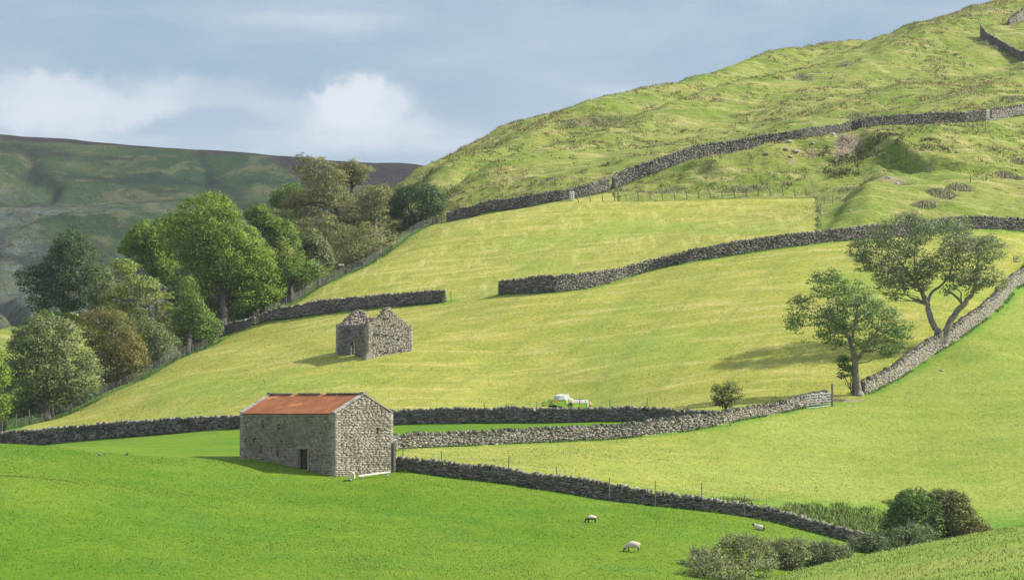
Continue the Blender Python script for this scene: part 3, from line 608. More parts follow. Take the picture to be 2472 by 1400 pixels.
def build_barn():
    x0, y0, z_ = P(807, 1150, 205); z_ -= .35
    th = math.radians(43.0); a = np.array([-math.cos(th), math.sin(th)]); g = np.array([math.sin(th), math.cos(th)])   # along the long wall, along the gable
    L, Wd_, eave, rise = 10.2, 5.92, 152/FPX*205+.35, 46/FPX*207
    root = empty('field_barn', (x0, y0, z_), 0); tag(root, 'grey stone field barn with rust orange sheet roof and dark door', 'barn')
    rl = np.array(root.location); c0 = np.array([x0, y0]); cL = c0+a*L; cR = c0+g*Wd_; cB = cL+g*Wd_
    qs = []
    door = (5.9/9.5*0, 0, 0, 0)
    # long wall runs from the far left corner to the near corner (normal outwards to the left front)
    ul = lambda px: L*(px-578)/229.0                             # column -> metres from the left corner
    dz0, dz1 = .30, 2.32
    holes = [(ul(724), ul(744), 0, dz1), (ul(632), ul(632)+.12, 3.75, 4.3), (ul(669), ul(669)+.12, 3.65, 4.05), (ul(627), ul(627)+.12, 1.95, 2.45), (ul(668), ul(668)+.12, 1.75, 2.4), (ul(609), ul(609)+.22, 2.75, 3.0), (ul(678), ul(678)+.2, 2.75, 2.92), (ul(589), ul(589)+.16, 2.78, 2.9), (ul(693), ul(693)+.2, .75, .9)]
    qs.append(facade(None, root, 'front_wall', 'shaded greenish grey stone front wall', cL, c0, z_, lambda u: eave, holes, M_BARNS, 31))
    gt = lambda u: eave+rise*(1-abs(u-Wd_/2)/(Wd_/2))-.02
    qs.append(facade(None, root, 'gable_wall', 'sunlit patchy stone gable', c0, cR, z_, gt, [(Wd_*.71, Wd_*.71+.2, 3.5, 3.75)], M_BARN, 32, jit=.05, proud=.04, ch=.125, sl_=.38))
    qs.append(facade(None, root, 'rear_wall', None, cR, cB, z_, lambda u: eave, [], M_BARN, 33))
    qs.append(facade(None, root, 'gable_wall', None, cB, cL, z_, gt, [], M_BARN, 34))
    quoin_columns(root, qs, (c0, cL, cR, cB), M_QUOIN)
    # solid core behind the faces
    mb = MB(); pt = lambda u, v, z: (*(c0+a*u+g*v-rl[:2]), z)
    i_ = .1
    prof = [(i_, -.5), (Wd_-i_, -.5), (Wd_-i_, eave-.1), (Wd_/2, eave+rise-.14), (i_, eave-.1)]
    u0d = L-ul(744)-.02; u1d = L-ul(724)+.02                      # recess for the door: core split round it
    for (ua, ub) in ((i_, u0d), (u1d, L-i_)):
        V = [pt(ua, v, z) for v, z in prof]+[pt(ub, v, z) for v, z in prof]; n = 5
        mb.raw(V, [tuple(range(n)), tuple(range(2*n-1, n-1, -1))]+[(i, i+n, (i+1) % n+n, (i+1) % n) for i in range(n)])
    prof2 = [(i_+.28, -.5), (Wd_-i_, -.5), (Wd_-i_, eave-.1), (Wd_/2, eave+rise-.14), (i_, eave-.1), (i_, dz1+.05), (i_+.28, dz1+.05)]
    V = [pt(u0d, v, z) for v, z in prof2]+[pt(u1d, v, z) for v, z in prof2]; n = 7
    mb.raw(V, [tuple(range(n)), tuple(range(2*n-1, n-1, -1))]+[(i, i+n, (i+1) % n+n, (i+1) % n) for i in range(n)])
    mb.build('wall_core', M_CORE, root)
    # door, jambs and lintel
    ang = math.atan2(a[1], a[0]); um = (u0d+u1d)/2
    mb = MB()
    for k in range(5):
        mb.box(pt(u0d+.06+(u1d-u0d-.12)*(k+.5)/5, .22, (dz0+dz1)/2-.1), ((u1d-u0d-.12)/10-.006, .025, (dz1-dz0)/2+.15), rz=ang)
    dr = mb.build('door', M_DARKWOOD, root); MB().box(pt(u0d+.16, .18, 1.25), (.03, .03, .05), rz=ang).build('handle', M_WIRE, dr)
    mb = MB(); mb.box(pt(um, .0, dz1+.11), ((u1d-u0d)/2+.24, .06, .10), rz=ang, jit=.01); mb.build('door_lintel', M_BARNS, root)
    for u in (u0d-.07, u1d+.07): mb = MB(); mb.box(pt(u, -.01, .3), (.07, .06, 1.98), rz=ang, jit=.01); mb.build('door_jamb', M_BARNS if u < u0d else M_WOOD, root)
    for h in holes[1:]:
        mb = MB(); u = L-(h[0]+h[1])/2; mb.box(pt(u, .075, (h[2]+h[3])/2), ((h[1]-h[0])/2-.005, .02, (h[3]-h[2])/2-.005), rz=ang); mb.build('vent_slit', M_SHADE, root)
    angg = math.atan2(g[1], g[0]); MB().box(pt(.075, Wd_*.71+.1, 3.62), (.09, .02, .115), rz=angg).build('gable_opening', M_HOLE, root)
    # roof: corrugated sheets
    mb = MB(); nu = 190; ov = .1
    for sgn in (0, 1):
        V = []; F = []
        for i in range(nu+1):
            u = .22+(L-.44)*i/nu; dz = .018*math.cos(i*math.pi)
            for v, z in ((-ov, eave-ov*rise/(Wd_/2)+.05), (Wd_/2, eave+rise+.05)):
                vv = v if sgn == 0 else Wd_-v
                V.append(pt(u, vv, z+dz))
                V.append(pt(u, vv, z+dz-.02))
        for i in range(nu):
            b = i*4; F += [(b, b+4, b+6, b+2), (b+1, b+3, b+7, b+5), (b, b+1, b+5, b+4), (b+2, b+6, b+7, b+3)]
        mb.raw(V, F)
    rf = mb.build('roof', M_RUST, root); rf['label'] = 'rust orange corrugated sheet roof'
    V = []
    mb = MB()
    for k in range(16):
        if k in (6, 11): continue
        mb = MB(); u = .2+(L-.4)*(k+.5)/16; mb.box(pt(u, Wd_/2, eave+rise+.095), ((L-.4)/32-.01, .14, .035), rz=ang, jit=.008); mb.build('ridge_tile', M_RIDGE, rf)
    # gable copings (tabling)
    sl = math.atan2(rise, Wd_/2); ln = math.hypot(rise, Wd_/2)
    for u in (.1, L-.1):
        mb = MB()
        for sgn in (-1, 1):
            for k in range(8):
                f = (k+.5)/8; v = f*Wd_/2 if sgn < 0 else Wd_-f*Wd_/2; z = eave+rise*f+.06
                c = pt(u, v, z); M = Matrix.Rotation(angg, 3, 'Z') @ Matrix.Rotation(-sl if sgn < 0 else sl, 3, 'Y')
                q = SG*np.array((ln/16-.006, .17, .05))+RS.uniform(-.012, .012, (8, 3)); mb.raw(q @ np.array(M).T+np.array(c), BF.tolist())
        mb.box(pt(u, Wd_/2, eave+rise+.1), (.2, .17, .08), rz=angg, jit=.02)
        mb.build('verge_coping', M_COPEB, root)
    MB().box((*(cR+np.array([.12, -.1])-rl[:2]), 1.6), (.09, .05, 1.25), rz=.5, jit=.01).build('downpipe_board', M_WOOD, root)
    return root, cR
m, n = newmat('rusty_sheet'); tc_ = n.n('ShaderNodeTexCoord').outputs['Object']
a_ = n.noise(n.mapv(tc_, (.9, .9, .5)), 1.0, 5, .6); b_ = n.noise(n.mapv(tc_, (.8, .8, 1.2), loc=(3, 1, 0)), 1.0, 3, .5); d_ = n.noise(tc_, 7.0, 4, .7)
c_ = n.mix(n.ss(a_, .3, .7), (.175, .062, .025), (.25, .098, .040)); c_ = n.mix(n.ss(d_, .4, .75, 0, .45), c_, (.19, .05, .02))
c_ = n.mix(n.ss(b_, .62, .70, 0, .6), c_, (.46, .19, .07)); c_ = n.mix(n.ss(n.noise(n.mapv(tc_, (1, 1, 1), loc=(9, 2, 1)), 1.1, 3, .5), .70, .74, 0, .8), c_, (.6, .58, .55))
out(n, n.n('ShaderNodeBsdfPrincipled', {'Base Color': c_, 'Roughness': .75, 'Metallic': .0, 'Specular IOR Level': .25, 'Normal': n.n('ShaderNodeBump', {'Height': d_, 'Distance': .01}).outputs[0]}).outputs[0]); M_RUST = m
M_SHADE = simple('recess_shade', (.06, .055, .042), .95)  # dark colour stands in for the shade inside slits and recesses
M_RIDGE = simple('ridge_stone', (.34, .30, .26), .8, var=.45, scale=3)
M_COPEB = stone_mat('verge_stone', [(.24, .225, .2), (.36, .34, .31), (.42, .41, .38)], .4, .1)
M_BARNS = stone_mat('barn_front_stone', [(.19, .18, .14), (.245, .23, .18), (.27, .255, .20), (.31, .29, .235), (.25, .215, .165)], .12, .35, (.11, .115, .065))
barn, barnR = build_barn()

# ------------------------------------------------------------ roofless ruin
def build_ruin():
    D = 305.0; x0, y0, z_ = P(887, 865, D); z_ -= .4
    th = math.radians(56); a = np.array([-math.cos(th), math.sin(th)]); g = np.array([math.sin(th), math.cos(th)])
    k = FPX/D; L = 83/k/math.cos(th); Wd_ = 106/k/math.sin(th); eave = 82/k+.4; rise = 41/k; T = .55
    root = empty('ruined_barn', (x0, y0, z_)); tag(root, 'small roofless stone barn ruin with two bare gables and open doorway', 'ruin')
    rl = np.array(root.location); c0 = np.array([x0, y0]); rs = np.random.RandomState(8)
    def top_near(u):
        f = u/Wd_
        pts = [(0, eave), (.12, eave+.3*rise), (.25, eave+.36*rise), (.33, eave+.64*rise), (.40, eave+.9*rise), (.455, eave+1.04*rise), (.50, eave+1.0*rise), (.57, eave+.74*rise), (.66, eave+.48*rise), (.78, eave+.28*rise), (.9, eave+.08*rise), (1, eave-.1*rise)]
        return float(np.interp(f, *zip(*pts)))+.05*math.sin(u*9)
    def top_far(u):
        f = u/Wd_
        pts = [(0, eave), (.15, eave+.3*rise), (.36, eave+.82*rise), (.44, eave+.95*rise), (.54, eave+.92*rise), (.68, eave+.58*rise), (.85, eave+.25*rise), (1, eave)]
        return float(np.interp(f, *zip(*pts)))+.05*math.sin(u*8)
    dU = lambda px: L*(px-810)/77.0
    dh = [(dU(845), dU(856), 0, 2.2)]
    cL = c0+a*L; cR = c0+g*Wd_; cB = cL+g*Wd_
    walls = [('front_wall', 'shaded front wall with doorway', cL, c0, lambda u: eave, dh), ('gable_wall', 'sunlit stepped gable', c0, cR, top_near, []),
             ('rear_wall', None, cR, cB, lambda u: eave*.86, []), ('gable_wall', None, cB, cL, lambda u: top_far(Wd_-u), [])]
    qs = []
    for i, (nm, lb, p, q, tp, hs) in enumerate(walls):
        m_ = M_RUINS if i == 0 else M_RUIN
        qs.append(facade(None, root, nm, lb, p, q, z_, tp, hs, m_, 41+i, ch=.115, sl_=.30, proud=.045, jit=.09))
        d = (q-p)/np.hypot(*(q-p)); n_ = np.array([d[1], -d[0]]); p2, q2 = p-n_*T+d*T, q-n_*T-d*T    # inner face
        Ln = np.hypot(*(q-p))
        hs2 = [(Ln-h_[1]-T, Ln-h_[0]-T, h_[2], h_[3]) for h_ in hs]
        r2 = facade(None, root, 'inner_face', None, q2, p2, z_, lambda u, tp=tp, Ln=Ln: tp(Ln-T-u), hs2, M_RUBBLE, 51+i, ch=.16, sl_=.33, proud=.1, quoin=False, jit=.25)
        # fill between the faces, split at the doorway
        mb = MB(); us_ = list(np.linspace(.04, Ln-.04, 26)); segs = [(us_[j], us_[j+1]) for j in range(25)]
        for ua, ub in segs:
            lo = -.5
            if hs and ua < hs[0][1] and ub > hs[0][0]:
                if ub-hs[0][0] < (ub-ua)*.5 or hs[0][1]-ua < (ub-ua)*.5: pass
                lo = hs[0][3]
            t0, t1 = tp(ua)-.08, tp(ub)-.08
            V = []
            for u_, t_ in ((ua, t0), (ub, t1)):
                for off_, zz in ((-.05, lo), (-T+.05, lo), (-T+.05, t_), (-.05, t_)):
                    V.append((*(p+d*u_+n_*off_-rl[:2]), zz))
            mb.raw(V, [(0, 1, 2, 3), (7, 6, 5, 4), (0, 4, 5, 1), (1, 5, 6, 2), (2, 6, 7, 3), (3, 7, 4, 0)])
        # loose capping stones
        mm = int(Ln/.22); us2 = rs.uniform(.1, Ln-.1, mm*2); 
        Cn = np.array([(*(p+d*u_-n_*rs.uniform(.05, T-.05)), z_+tp(u_)+rs.uniform(-.05, .08)) for u_ in us2]); nn = len(us2)
        th_ = rs.uniform(0, 3, nn); s_ = rs.uniform(.07, .14, nn)
        Vv, F = boxes(Cn, np.c_[np.cos(th_), np.sin(th_), 0*th_]*s_[:, None], np.c_[-np.sin(th_), np.cos(th_), 0*th_]*s_[:, None]*.7, np.c_[0*th_, 0*th_, 1+0*th_]*rs.uniform(.04, .09, nn)[:, None], .3, rs)
        mb.raw(Vv-rl, F.tolist()); mb.build('rubble_fill', M_RUBBLE, root)
    quoin_columns(root, qs, (c0, cL, cR, cB), M_RUIN)
    # dark blocks on the lit gable: painted shade of beam/putlog recesses
    mb = MB(); angg = math.atan2(g[1], g[0]); n2 = np.array([g[1], -g[0]])
    for u, z in ((.95, 3.0), (1.35, 2.98), (2.1, 2.9), (2.5, 2.92), (3.1, 2.88), (3.9, 2.5), (1.5, 3.95), (3.1, 4.0), (2.6, 2.05), (1.6, 1.2), (2.3, 1.05), (3.2, 1.15), (4.1, 1.3), (.8, 1.9), (2.2, 4.7), (2.5, 4.72)):
        mb = MB(); mb.box((*(g*u+n2*.045), z), (RS.uniform(.12, .24), .045, RS.uniform(.04, .07)), rz=angg, jit=.02); mb.build('painted_recess', M_SHADE, root)
    # big footing stone at the near corner
    MB().box((g[0]*.35-.1, g[1]*.35-.35, .55), (.6, .3, .42), rz=angg, jit=.1, taper=.3).build('footing_stone', M_QUOIN, root)
M_RUINS = stone_mat('ruin_shaded_stone', [(.10, .095, .08), (.17, .165, .14), (.22, .215, .185), (.29, .28, .24)], .3, .1, patch=(.55, .54, .52))  # darker copy of the ruin stone: the front wall's shade put into the colour
M_RUBBLE = stone_mat('rubble', [(.16, .13, .11), (.26, .22, .19), (.32, .28, .24), (.38, .34, .3)], .3, 0)
build_ruin()

# ------------------------------------------------------------ posts, wire fences, gates
def post_pts(px, base_row, top_row, D=None, dx=0):
    if D is None: x, D, z = hit(px, base_row)
    else: x, D, z = atD(px, D)
    return (x, D, z), max(.5, (base_row-top_row)/FPX*D)
def fence(name, label, posts, wires=(.35, .6, .85, 1.05), r=.05, net=False, group=None, mat=None, wr=.008, cat='wire fence', hmul=1):
    """posts: (column, D, height, lean in px) standing on the ground"""
    P0 = [atD(p[0], p[1]) for p in posts]; root = empty(name, P0[0]); tag(root, label, cat, group); o = np.array(P0[0])
    tops = []
    for (x, y, z), p in zip(P0, posts):
        h = p[2]; ln = (p[3] if len(p) > 3 else 0)/FPX*p[1]
        mb = MB(); mb.tube([(x-o[0], y-o[1], z-o[2]-.2), (x-o[0]+ln*.5, y-o[1], z-o[2]+h*.5), (x-o[0]+ln, y-o[1], z-o[2]+h)], [r, r*.95, r*.85], 6)
        mb.build('post', mat or M_WOOD, root)
    mb = MB()
    hs = list(wires)
    for i in range(len(P0)-1):
        a, b = P0[i], P0[i+1]; la = (posts[i][3] if len(posts[i]) > 3 else 0)/FPX*posts[i][1]; lb = (posts[i+1][3] if len(posts[i+1]) > 3 else 0)/FPX*posts[i+1][1]
        for h in hs:
            ha = min(h, posts[i][2]-.03); hb = min(h, posts[i+1][2]-.03)
            mb.tube([(a[0]-o[0]+la*ha/posts[i][2], a[1]-o[1], a[2]-o[2]+ha), (b[0]-o[0]+lb*hb/posts[i+1][2], b[1]-o[1], b[2]-o[2]+hb)], [wr, wr], 3, cap=False)
        if net:
            n_ = int(math.hypot(b[0]-a[0], b[1]-a[1])/.3)
            for k in range(1, n_):
                t = k/n_; x = a[0]+(b[0]-a[0])*t-o[0]; y = a[1]+(b[1]-a[1])*t-o[1]; z = a[2]+(b[2]-a[2])*t-o[2]
                mb.tube([(x, y, z+.05), (x, y, z+max(hs)-.1)], [wr*.7, wr*.7], 3, cap=False)
    if mb.n: mb.build('wire', M_WIRE, root)
    return root
def dint(L, px): return float(np.interp(px, [q[0] for q in L], [q[2] for q in L]))
rr = random.Random(3)
# wood edge fences with netting
ps = []
for px in (62, 102, 132, 163, 175, 212, 246, 261, 272, 290, 310, 323, 337, 348, 360, 366, 375, 386, 402, 416, 430, 447, 460, 466, 478, 488, 498, 505, 512, 527, 537):
    ps.append((px, dint(F_W, px)+.2, rr.uniform(1.0, 1.3)*(1.0 if px != 246 else 1.2), rr.uniform(-5, 2)))
fence('wire_fence', 'weathered post and wire netting fence along the lower wood edge', ps, net=True, r=.055, group='wood edge fences')
ps = [(px, dint(F_W2, px)+.2, rr.uniform(1.05, 1.3), rr.uniform(-2, 2)) for px in (640, 656, 672, 690, 711, 724, 742, 759, 775, 790, 807, 823, 840, 856, 876, 893, 910, 924, 941, 958, 976, 992, 1008, 1024, 1034, 1044)]
fence('wire_fence', 'post and netting fence climbing the upper wood edge to the thorn tree', ps, net=True, r=.05, group='wood edge fences', wr=.010)
# short rail fence at the far left
fence('rail_fence', 'low rail and wire fence between dark trees at the left edge', [(-30, 306, 1.2), (5, 306, 1.2), (37, 306.5, 1.6, 3), (45, 307, .9), (72, 307, 1.7, -2), (78, 307, 1.0)], wires=(.3, .55, .8), r=.06, wr=.02)
# top field fences
ps = [(px, 392.3+rr.uniform(-.15, .15), rr.uniform(1.0, 1.35), rr.uniform(-7, -2)) for px in range(1398, 1962, 29)]
fence('wire_fence', 'long line of leaning posts along the top of the upper mown field', ps, r=.06, wr=.007)
ps = []
for px, D, h in ((1966, 393.5, 1.9), (1972, 387, 1.3), (1976, 381, 1.3), (1982, 375, 1.5), (1980, 369, 1.2), (1984, 363, 1.2), (1982, 356, 1.2), (1988, 350, 1.2)):
    ps.append((px, D, h*.9, rr.uniform(-9, -3)))
fence('wire_fence', 'crooked post fence running down the right side of the upper mown field', ps, net=False, r=.042)
fence('wire_fence', 'short netting fence with a pale post below the eroded bank', [(1990, 379, 1.2), (2010, 381, 1.1), (2044, 383, 1.25)], net=True, r=.055, group=None)
# fence posts along the barn wall, some before and some behind it
def offL(px, back): return dint(W_L, px)+(1.1 if back else -.75)
for back, lst, lab in ((True, ((972, 1.75, 1), (1066, 1.75, 0), (1226, 1.9, 3), (1348, 1.6, -5)), 'thin leaning wire fence behind the grey wall beside the barn'),
                       (False, ((1471, 1.65, 0), (1582, 1.85, 0)), 'two tall thin posts standing before the grey wall, left of the three thin posts'),
                       (True, ((1694, 1.75, 0), (1920, 1.75, 0), (2041, 1.7, 0)), 'thin fence behind the lower end of the grey wall near the bush'),
                       (False, ((1798, 1.6, 0),), 'single tall thin post before the lower end of the grey wall')):
    fence('wire_fence' if len(lst) > 2 else 'fence_posts' if len(lst) == 2 else 'fence_post', lab, [(p, offL(p, back), h, l) for p, h, l in lst], wires=(.9, 1.4) if len(lst) > 2 else (1.45,), r=.042, wr=.006, cat='fence' if len(lst) > 1 else 'post')
def offA(px, back): return dint(W_A, px)+(1.1 if back else -.8)
fence('wire_fence', 'thin posts and wire just behind the wall by the baler', [(1176, offA(1176, 1), 1.85, -8), (1223, offA(1223, 1), 1.9, 0), (1295, offA(1295, 1), 1.9), (1401, offA(1401, 1), 2.1, -2), (1425, offA(1425, 1), 1.9, -3), (1475, offA(1475, 1), 2.0, -3), (1563, offA(1563, 1), 1.95, 0)], wires=(1.3, 1.7), r=.04, wr=.006)
for px, h, lab, ln in ((1037, 1.6, 'pale thin post leaning on the wall right of the barn', 2), (1373, 2.15, 'tall pale post before the wall in front of the baler', 0), (1659, 1.25, 'short pale post where the two walls converge', 1)):
    fence('fence_post', lab, [(px, offA(px, 0), h, ln)], wires=(), r=.045, cat='post')
fence('fence_post', 'pale timber leaning against the sunlit wall near the small tree', [(1766, 250.3, 1.25, -16)], wires=(), r=.06, cat='post')
fence('fence_post', 'thin dark post at the left side of the field gap', [(1090, 334, 1.25, -2)], wires=(), r=.045, cat='post')
fence('fence_post', 'thin dark post at the right side of the field gap', [(1204, 332.2, 1.3, -1)], wires=(), r=.05, cat='post')
fence('fence_post', 'lone dark post on the open hillside above the forked tree', [(2343, hit(2343, 443)[1], 1.0)], wires=(), r=.07, cat='post')
def gate(name, label, p, q, h, bars, mat, post=None, r=.028, stile=4, cat='gate', lift=.08):
    (xa, ya), (xb, yb) = p, q; za, zb = h1(xa, ya)+lift, h1(xb, yb)+lift; root = empty(name, (xa, ya, za)); tag(root, label, cat)
    d = Vector((xb-xa, yb-ya, zb-za)); f = lambda t, z: tuple(d*t+Vector((0, 0, z)))
    mb = MB()
    mb.tube([f(0, 0), f(0, h)], [r*1.3]*2, 6); mb.tube([f(1, 0), f(1, h)], [r*1.3]*2, 6); mb.tube([f(0, h), f(1, h)], [r*1.3]*2, 6); mb.tube([f(0, 0), f(1, 0)], [r*1.2]*2, 6)
    mb.build('gate_frame', mat, root)
    for k in range(1, bars): mb2 = MB(); mb2.tube([f(0, h*k/bars*.98), f(1, h*k/bars*.98)], [r*.85]*2, 5); mb2.build('rail', mat, root)
    mb = MB()
    for t in ((.5,) if stile == 1 else (.33, .66)): mb.tube([f(t, 0), f(t, h)], [r*.9]*2, 5)
    mb.build('brace', mat, root)
    if post:
        for t, hh, rr_ in post: mb = MB(); mb.tube([f(t, -.5), f(t, hh)], [rr_, rr_*.95], 8); mb.build('gate_post', M_WOOD, root)
    return root
ga, gb = atD(1948, 260.4)[:2], atD(2009, 262.4)[:2]
gate('metal_gate', 'silver tubular metal gate beside the tall dark post near the ash tree', ga, gb, 1.18, 5, M_GALV, post=((1.0, 2.0, .11),), stile=1, r=.027)
ga, gb = atD(2380, 431)[:2], atD(2389, 431.6)[:2]
gate('metal_gate', 'small upright metal gate in the hillside wall at the far right', ga, gb, 1.35, 5, M_GALV, post=((0, 1.7, .12),), r=.05, stile=1)
ga, gb = atD(1375, 394.5)[:2], atD(1385, 394)[:2]
gate('hurdle', 'small pale wooden hurdle closing the gap at the corner of the upper field', ga, gb, 1.15, 4, M_WHITE, r=.06, stile=1, post=((0, 1.4, .08),))
ga, gb = atD(1053, 398)[:2], atD(1079, 398)[:2]
gate('wooden_gate', 'dark low wooden gate between the thorn tree and the upper wall', ga, gb, .95, 4, M_WOOD, r=.05, stile=1, post=((0, 1.2, .09), (1, 1.4, .1)))
ga, gb = atD(613, 344.6)[:2], atD(624, 344.4)[:2]
gate('step_stile', 'pale wooden stile in the wall gap under the big green tree', ga, gb, 1.35, 4, M_WOOD, r=.05, stile=1, post=((0, 1.6, .07), (1, 1.7, .07)), cat='stile')
# signpost on the upper wood fence
x, y, z = atD(824, 360.7); root = empty('footpath_sign', (x, y, z)); tag(root, 'small weathered marker board on a post at the wood fence', 'signpost')
mb = MB(); mb.tube([(0, 0, -.2), (0, 0, 1.7)], [.07, .06], 6); mb.build('post', M_WOOD, root); MB().box((0, -.05, 1.62), (.34, .03, .11)).build('sign_board', M_WHITE, root)

# ------------------------------------------------------------ baler
def build_baler():
    D = 283.0; k = .0809/FPX*D                                   # metres per pixel of the enlarged crop used for measuring
    X = lambda cx: (cx-1090)*k; Zc = lambda cy: (905-cy)*k
    x, y, z = atD(1280+1090*.0809, D)
    root = empty('hay_baler', (x, y, z), math.radians(26)); root.scale = (1.25, 1, .86); tag(root, 'lime green and white hay baler parked behind the dark wall', 'baler')
    G = simple('lime_paint', (.22, .40, .03), .4, var=.08, spec=.4); Wm = simple('cream_paint', (.74, .73, .70), .4, var=.05, spec=.4); K = simple('dark_machinery', (.035, .037, .03), .7, var=.4); R_ = simple('red_paint', (.62, .07, .03), .5)
    O = simple('orange_guard', (.62, .30, .06), .5, var=.15); T = simple('tyre_rubber', (.02, .021, .025), .85); OL = simple('oily_green', (.24, .32, .07), .6, var=.4); GR = simple('grey_panel', (.42, .46, .48), .5)
    def pr(name, poly, y0, y1, mat, par=root): return MB().prism([(X(a), Zc(b)) for a, b in poly], y0, y1).build(name, mat, par)
    pr('bale_chamber', [(660, 500), (1000, 500), (1010, 650), (1000, 770), (930, 765), (640, 645)], -.55, .65, G)
    pr('lower_housing', [(930, 765), (1010, 665), (1130, 690), (1150, 880), (1060, 880), (950, 820)], -.6, .5, G)
    pr('twine_hood', [(800, 500), (835, 352), (935, 352), (985, 500)], -.6, .62, GR)
    pr('twine_hood', [(835, 352), (950, 300), (1075, 298), (1118, 430), (1175, 440), (1185, 505), (1120, 600), (1005, 660), (985, 500), (935, 352)], -.53, .58, Wm)
    pr('side_shield', [(1010, 655), (985, 505), (1120, 470), (1180, 500), (1140, 590)], -.58, -.531, simple('pale_lime', (.52, .60, .16), .4))
    pr('feed_opening', [(1005, 680), (1140, 600), (1150, 700), (1060, 700)], -.58, .3, K)
    b = pr('pickup_cover', [(1140, 515), (1180, 490), (1570, 490), (1585, 520), (1570, 605), (1140, 605)], -.75, .55, Wm)
    pr('side_panel', [(1150, 606), (1560, 606), (1555, 770), (1520, 790), (1330, 800), (1310, 870), (1180, 870), (1150, 760)], -.72, .5, G)
    pr('end_flange', [(1555, 500), (1588, 510), (1580, 770), (1550, 770)], -.76, .56, Wm)
    mb = MB()
    for a_ in range(11): mb.box((X(1200+a_*22), -.757, Zc(555+(a_ % 3)*2)), (.028, .004, .028), jit=.003)
    mb.build('lettering', R_, b); MB().box((X(1495), -.757, Zc(550)), (.045, .004, .055)).build('emblem', K, b)
    MB().box((X(712), -.556, Zc(540)), (.12, .006, .13)).build('warning_panel', R_, root)
    pr('strut', [(1180, 775), (1225, 770), (1360, 690), (1330, 680), (1240, 720)], -.80, -.725, simple('light_lime', (.42, .52, .12), .4))
    MB().tube([(X(1300), -.3, Zc(487)), (X(1480), -.3, Zc(478))], [.05, .05], 6).build('top_roller', K, root)
    MB().tube([(X(1590), -.3, Zc(500)), (X(1600), -.3, Zc(400))], [.015, .012], 5).build('lever', K, root)
    mb = MB(); pts = [(1580, .42), (1600, .50), (1625, .52), (1640, .46), (1655, .47), (1670, .36), (1700, .25), (1720, .12)]
    mb.tube([(X(a), -.4, Zc(640+(a-1580)*.1)) for a, b_ in pts], [b_*.62 for a, b_ in pts], 14); mb.build('drive_guard', O, root)
    mb = MB(); mb.tube([(X(1700), -.1, Zc(645)), (X(1850), -.1, Zc(662))], [.06, .055], 8); mb.tube([(X(1850), -.1, Zc(665)), (X(1900), -.1, Zc(675)), (X(1925), -.1, Zc(690))], [.09, .12, .06], 8); mb.tube([(X(1890), -.1, Zc(680)), (X(1885), -.1, Zc(800))], [.05, .03], 6); mb.build('drive_shaft', K, root)
    mb = MB(); mb.box((X(1770), .1, Zc(755)), (.85, .07, .07)); mb.box((X(1990), .1, Zc(750)), (.22, .1, .1), jit=.02); mb.tube([(X(1790), .1, Zc(790)), (X(1800), .1, Zc(900))], [.05, .05], 6); mb.box((X(1790), .1, Zc(905)), (.1, .1, .02)); mb.build('drawbar', OL, root)
    for yy_ in (-.75, .62):
        w_ = MB(); w_.tube([(X(820), yy_-.12, Zc(820)), (X(820), yy_-.10, Zc(820)), (X(820), yy_+.10, Zc(820)), (X(820), yy_+.12, Zc(820))], [.30, .36, .36, .30], 22); wh = w_.build('wheel', T, root)
        w_ = MB(); w_.tube([(X(820), yy_-.14, Zc(820)), (X(820), yy_+.14, Zc(820))], [.17, .17], 14); w_.build('rim', R_, wh)
    mb = MB(); mb.box((X(560), 0, Zc(650)), (.34, .4, .16), jit=.03); mb.box((X(480), 0, Zc(640)), (.09, .45, .24), jit=.03); mb.box((X(600), -.1, Zc(600)), (.15, .3, .05))
    mb.tube([(X(480), -.2, Zc(700)), (X(410), -.2, Zc(725))], [.05, .05], 6)
    for a_ in range(7): mb.tube([(X(470+a_*22), -.3+.1*(a_ % 3), Zc(600)), (X(480+a_*20), -.3, Zc(545+11*(a_ % 3)))], [.022, .018], 5)
    mb.build('knotter_frame', OL, root)
    mb = MB(); mb.box((X(270), -.1, Zc(650)), (.62, .35, .05)); mb.tube([(X(150), -.3, Zc(640)), (X(440), -.2, Zc(570))], [.035, .035], 5); mb.tube([(X(190), -.3, Zc(670)), (X(192), -.3, Zc(800))], [.025, .02], 5); mb.build('bale_chute', simple('chute_paint', (.36, .46, .12), .5), root)
    mb = MB(); mb.tube([(X(600), 0, Zc(720)), (X(760), 0, Zc(770)), (X(1540), 0, Zc(780))], [.06, .07, .06], 6); mb.box((X(700), 0, Zc(700)), (.2, .4, .12), jit=.02); mb.build('chassis', K, root)
    mb = MB(); mb.tube([(X(1480), .2, Zc(690)), (X(1510), .2, Zc(905))], [.03, .03], 6); mb.tube([(X(1160), -.65, Zc(860)), (X(1450), -.65, Zc(862))], [.04, .04], 6); mb.build('stand_leg', OL, root)
build_baler()

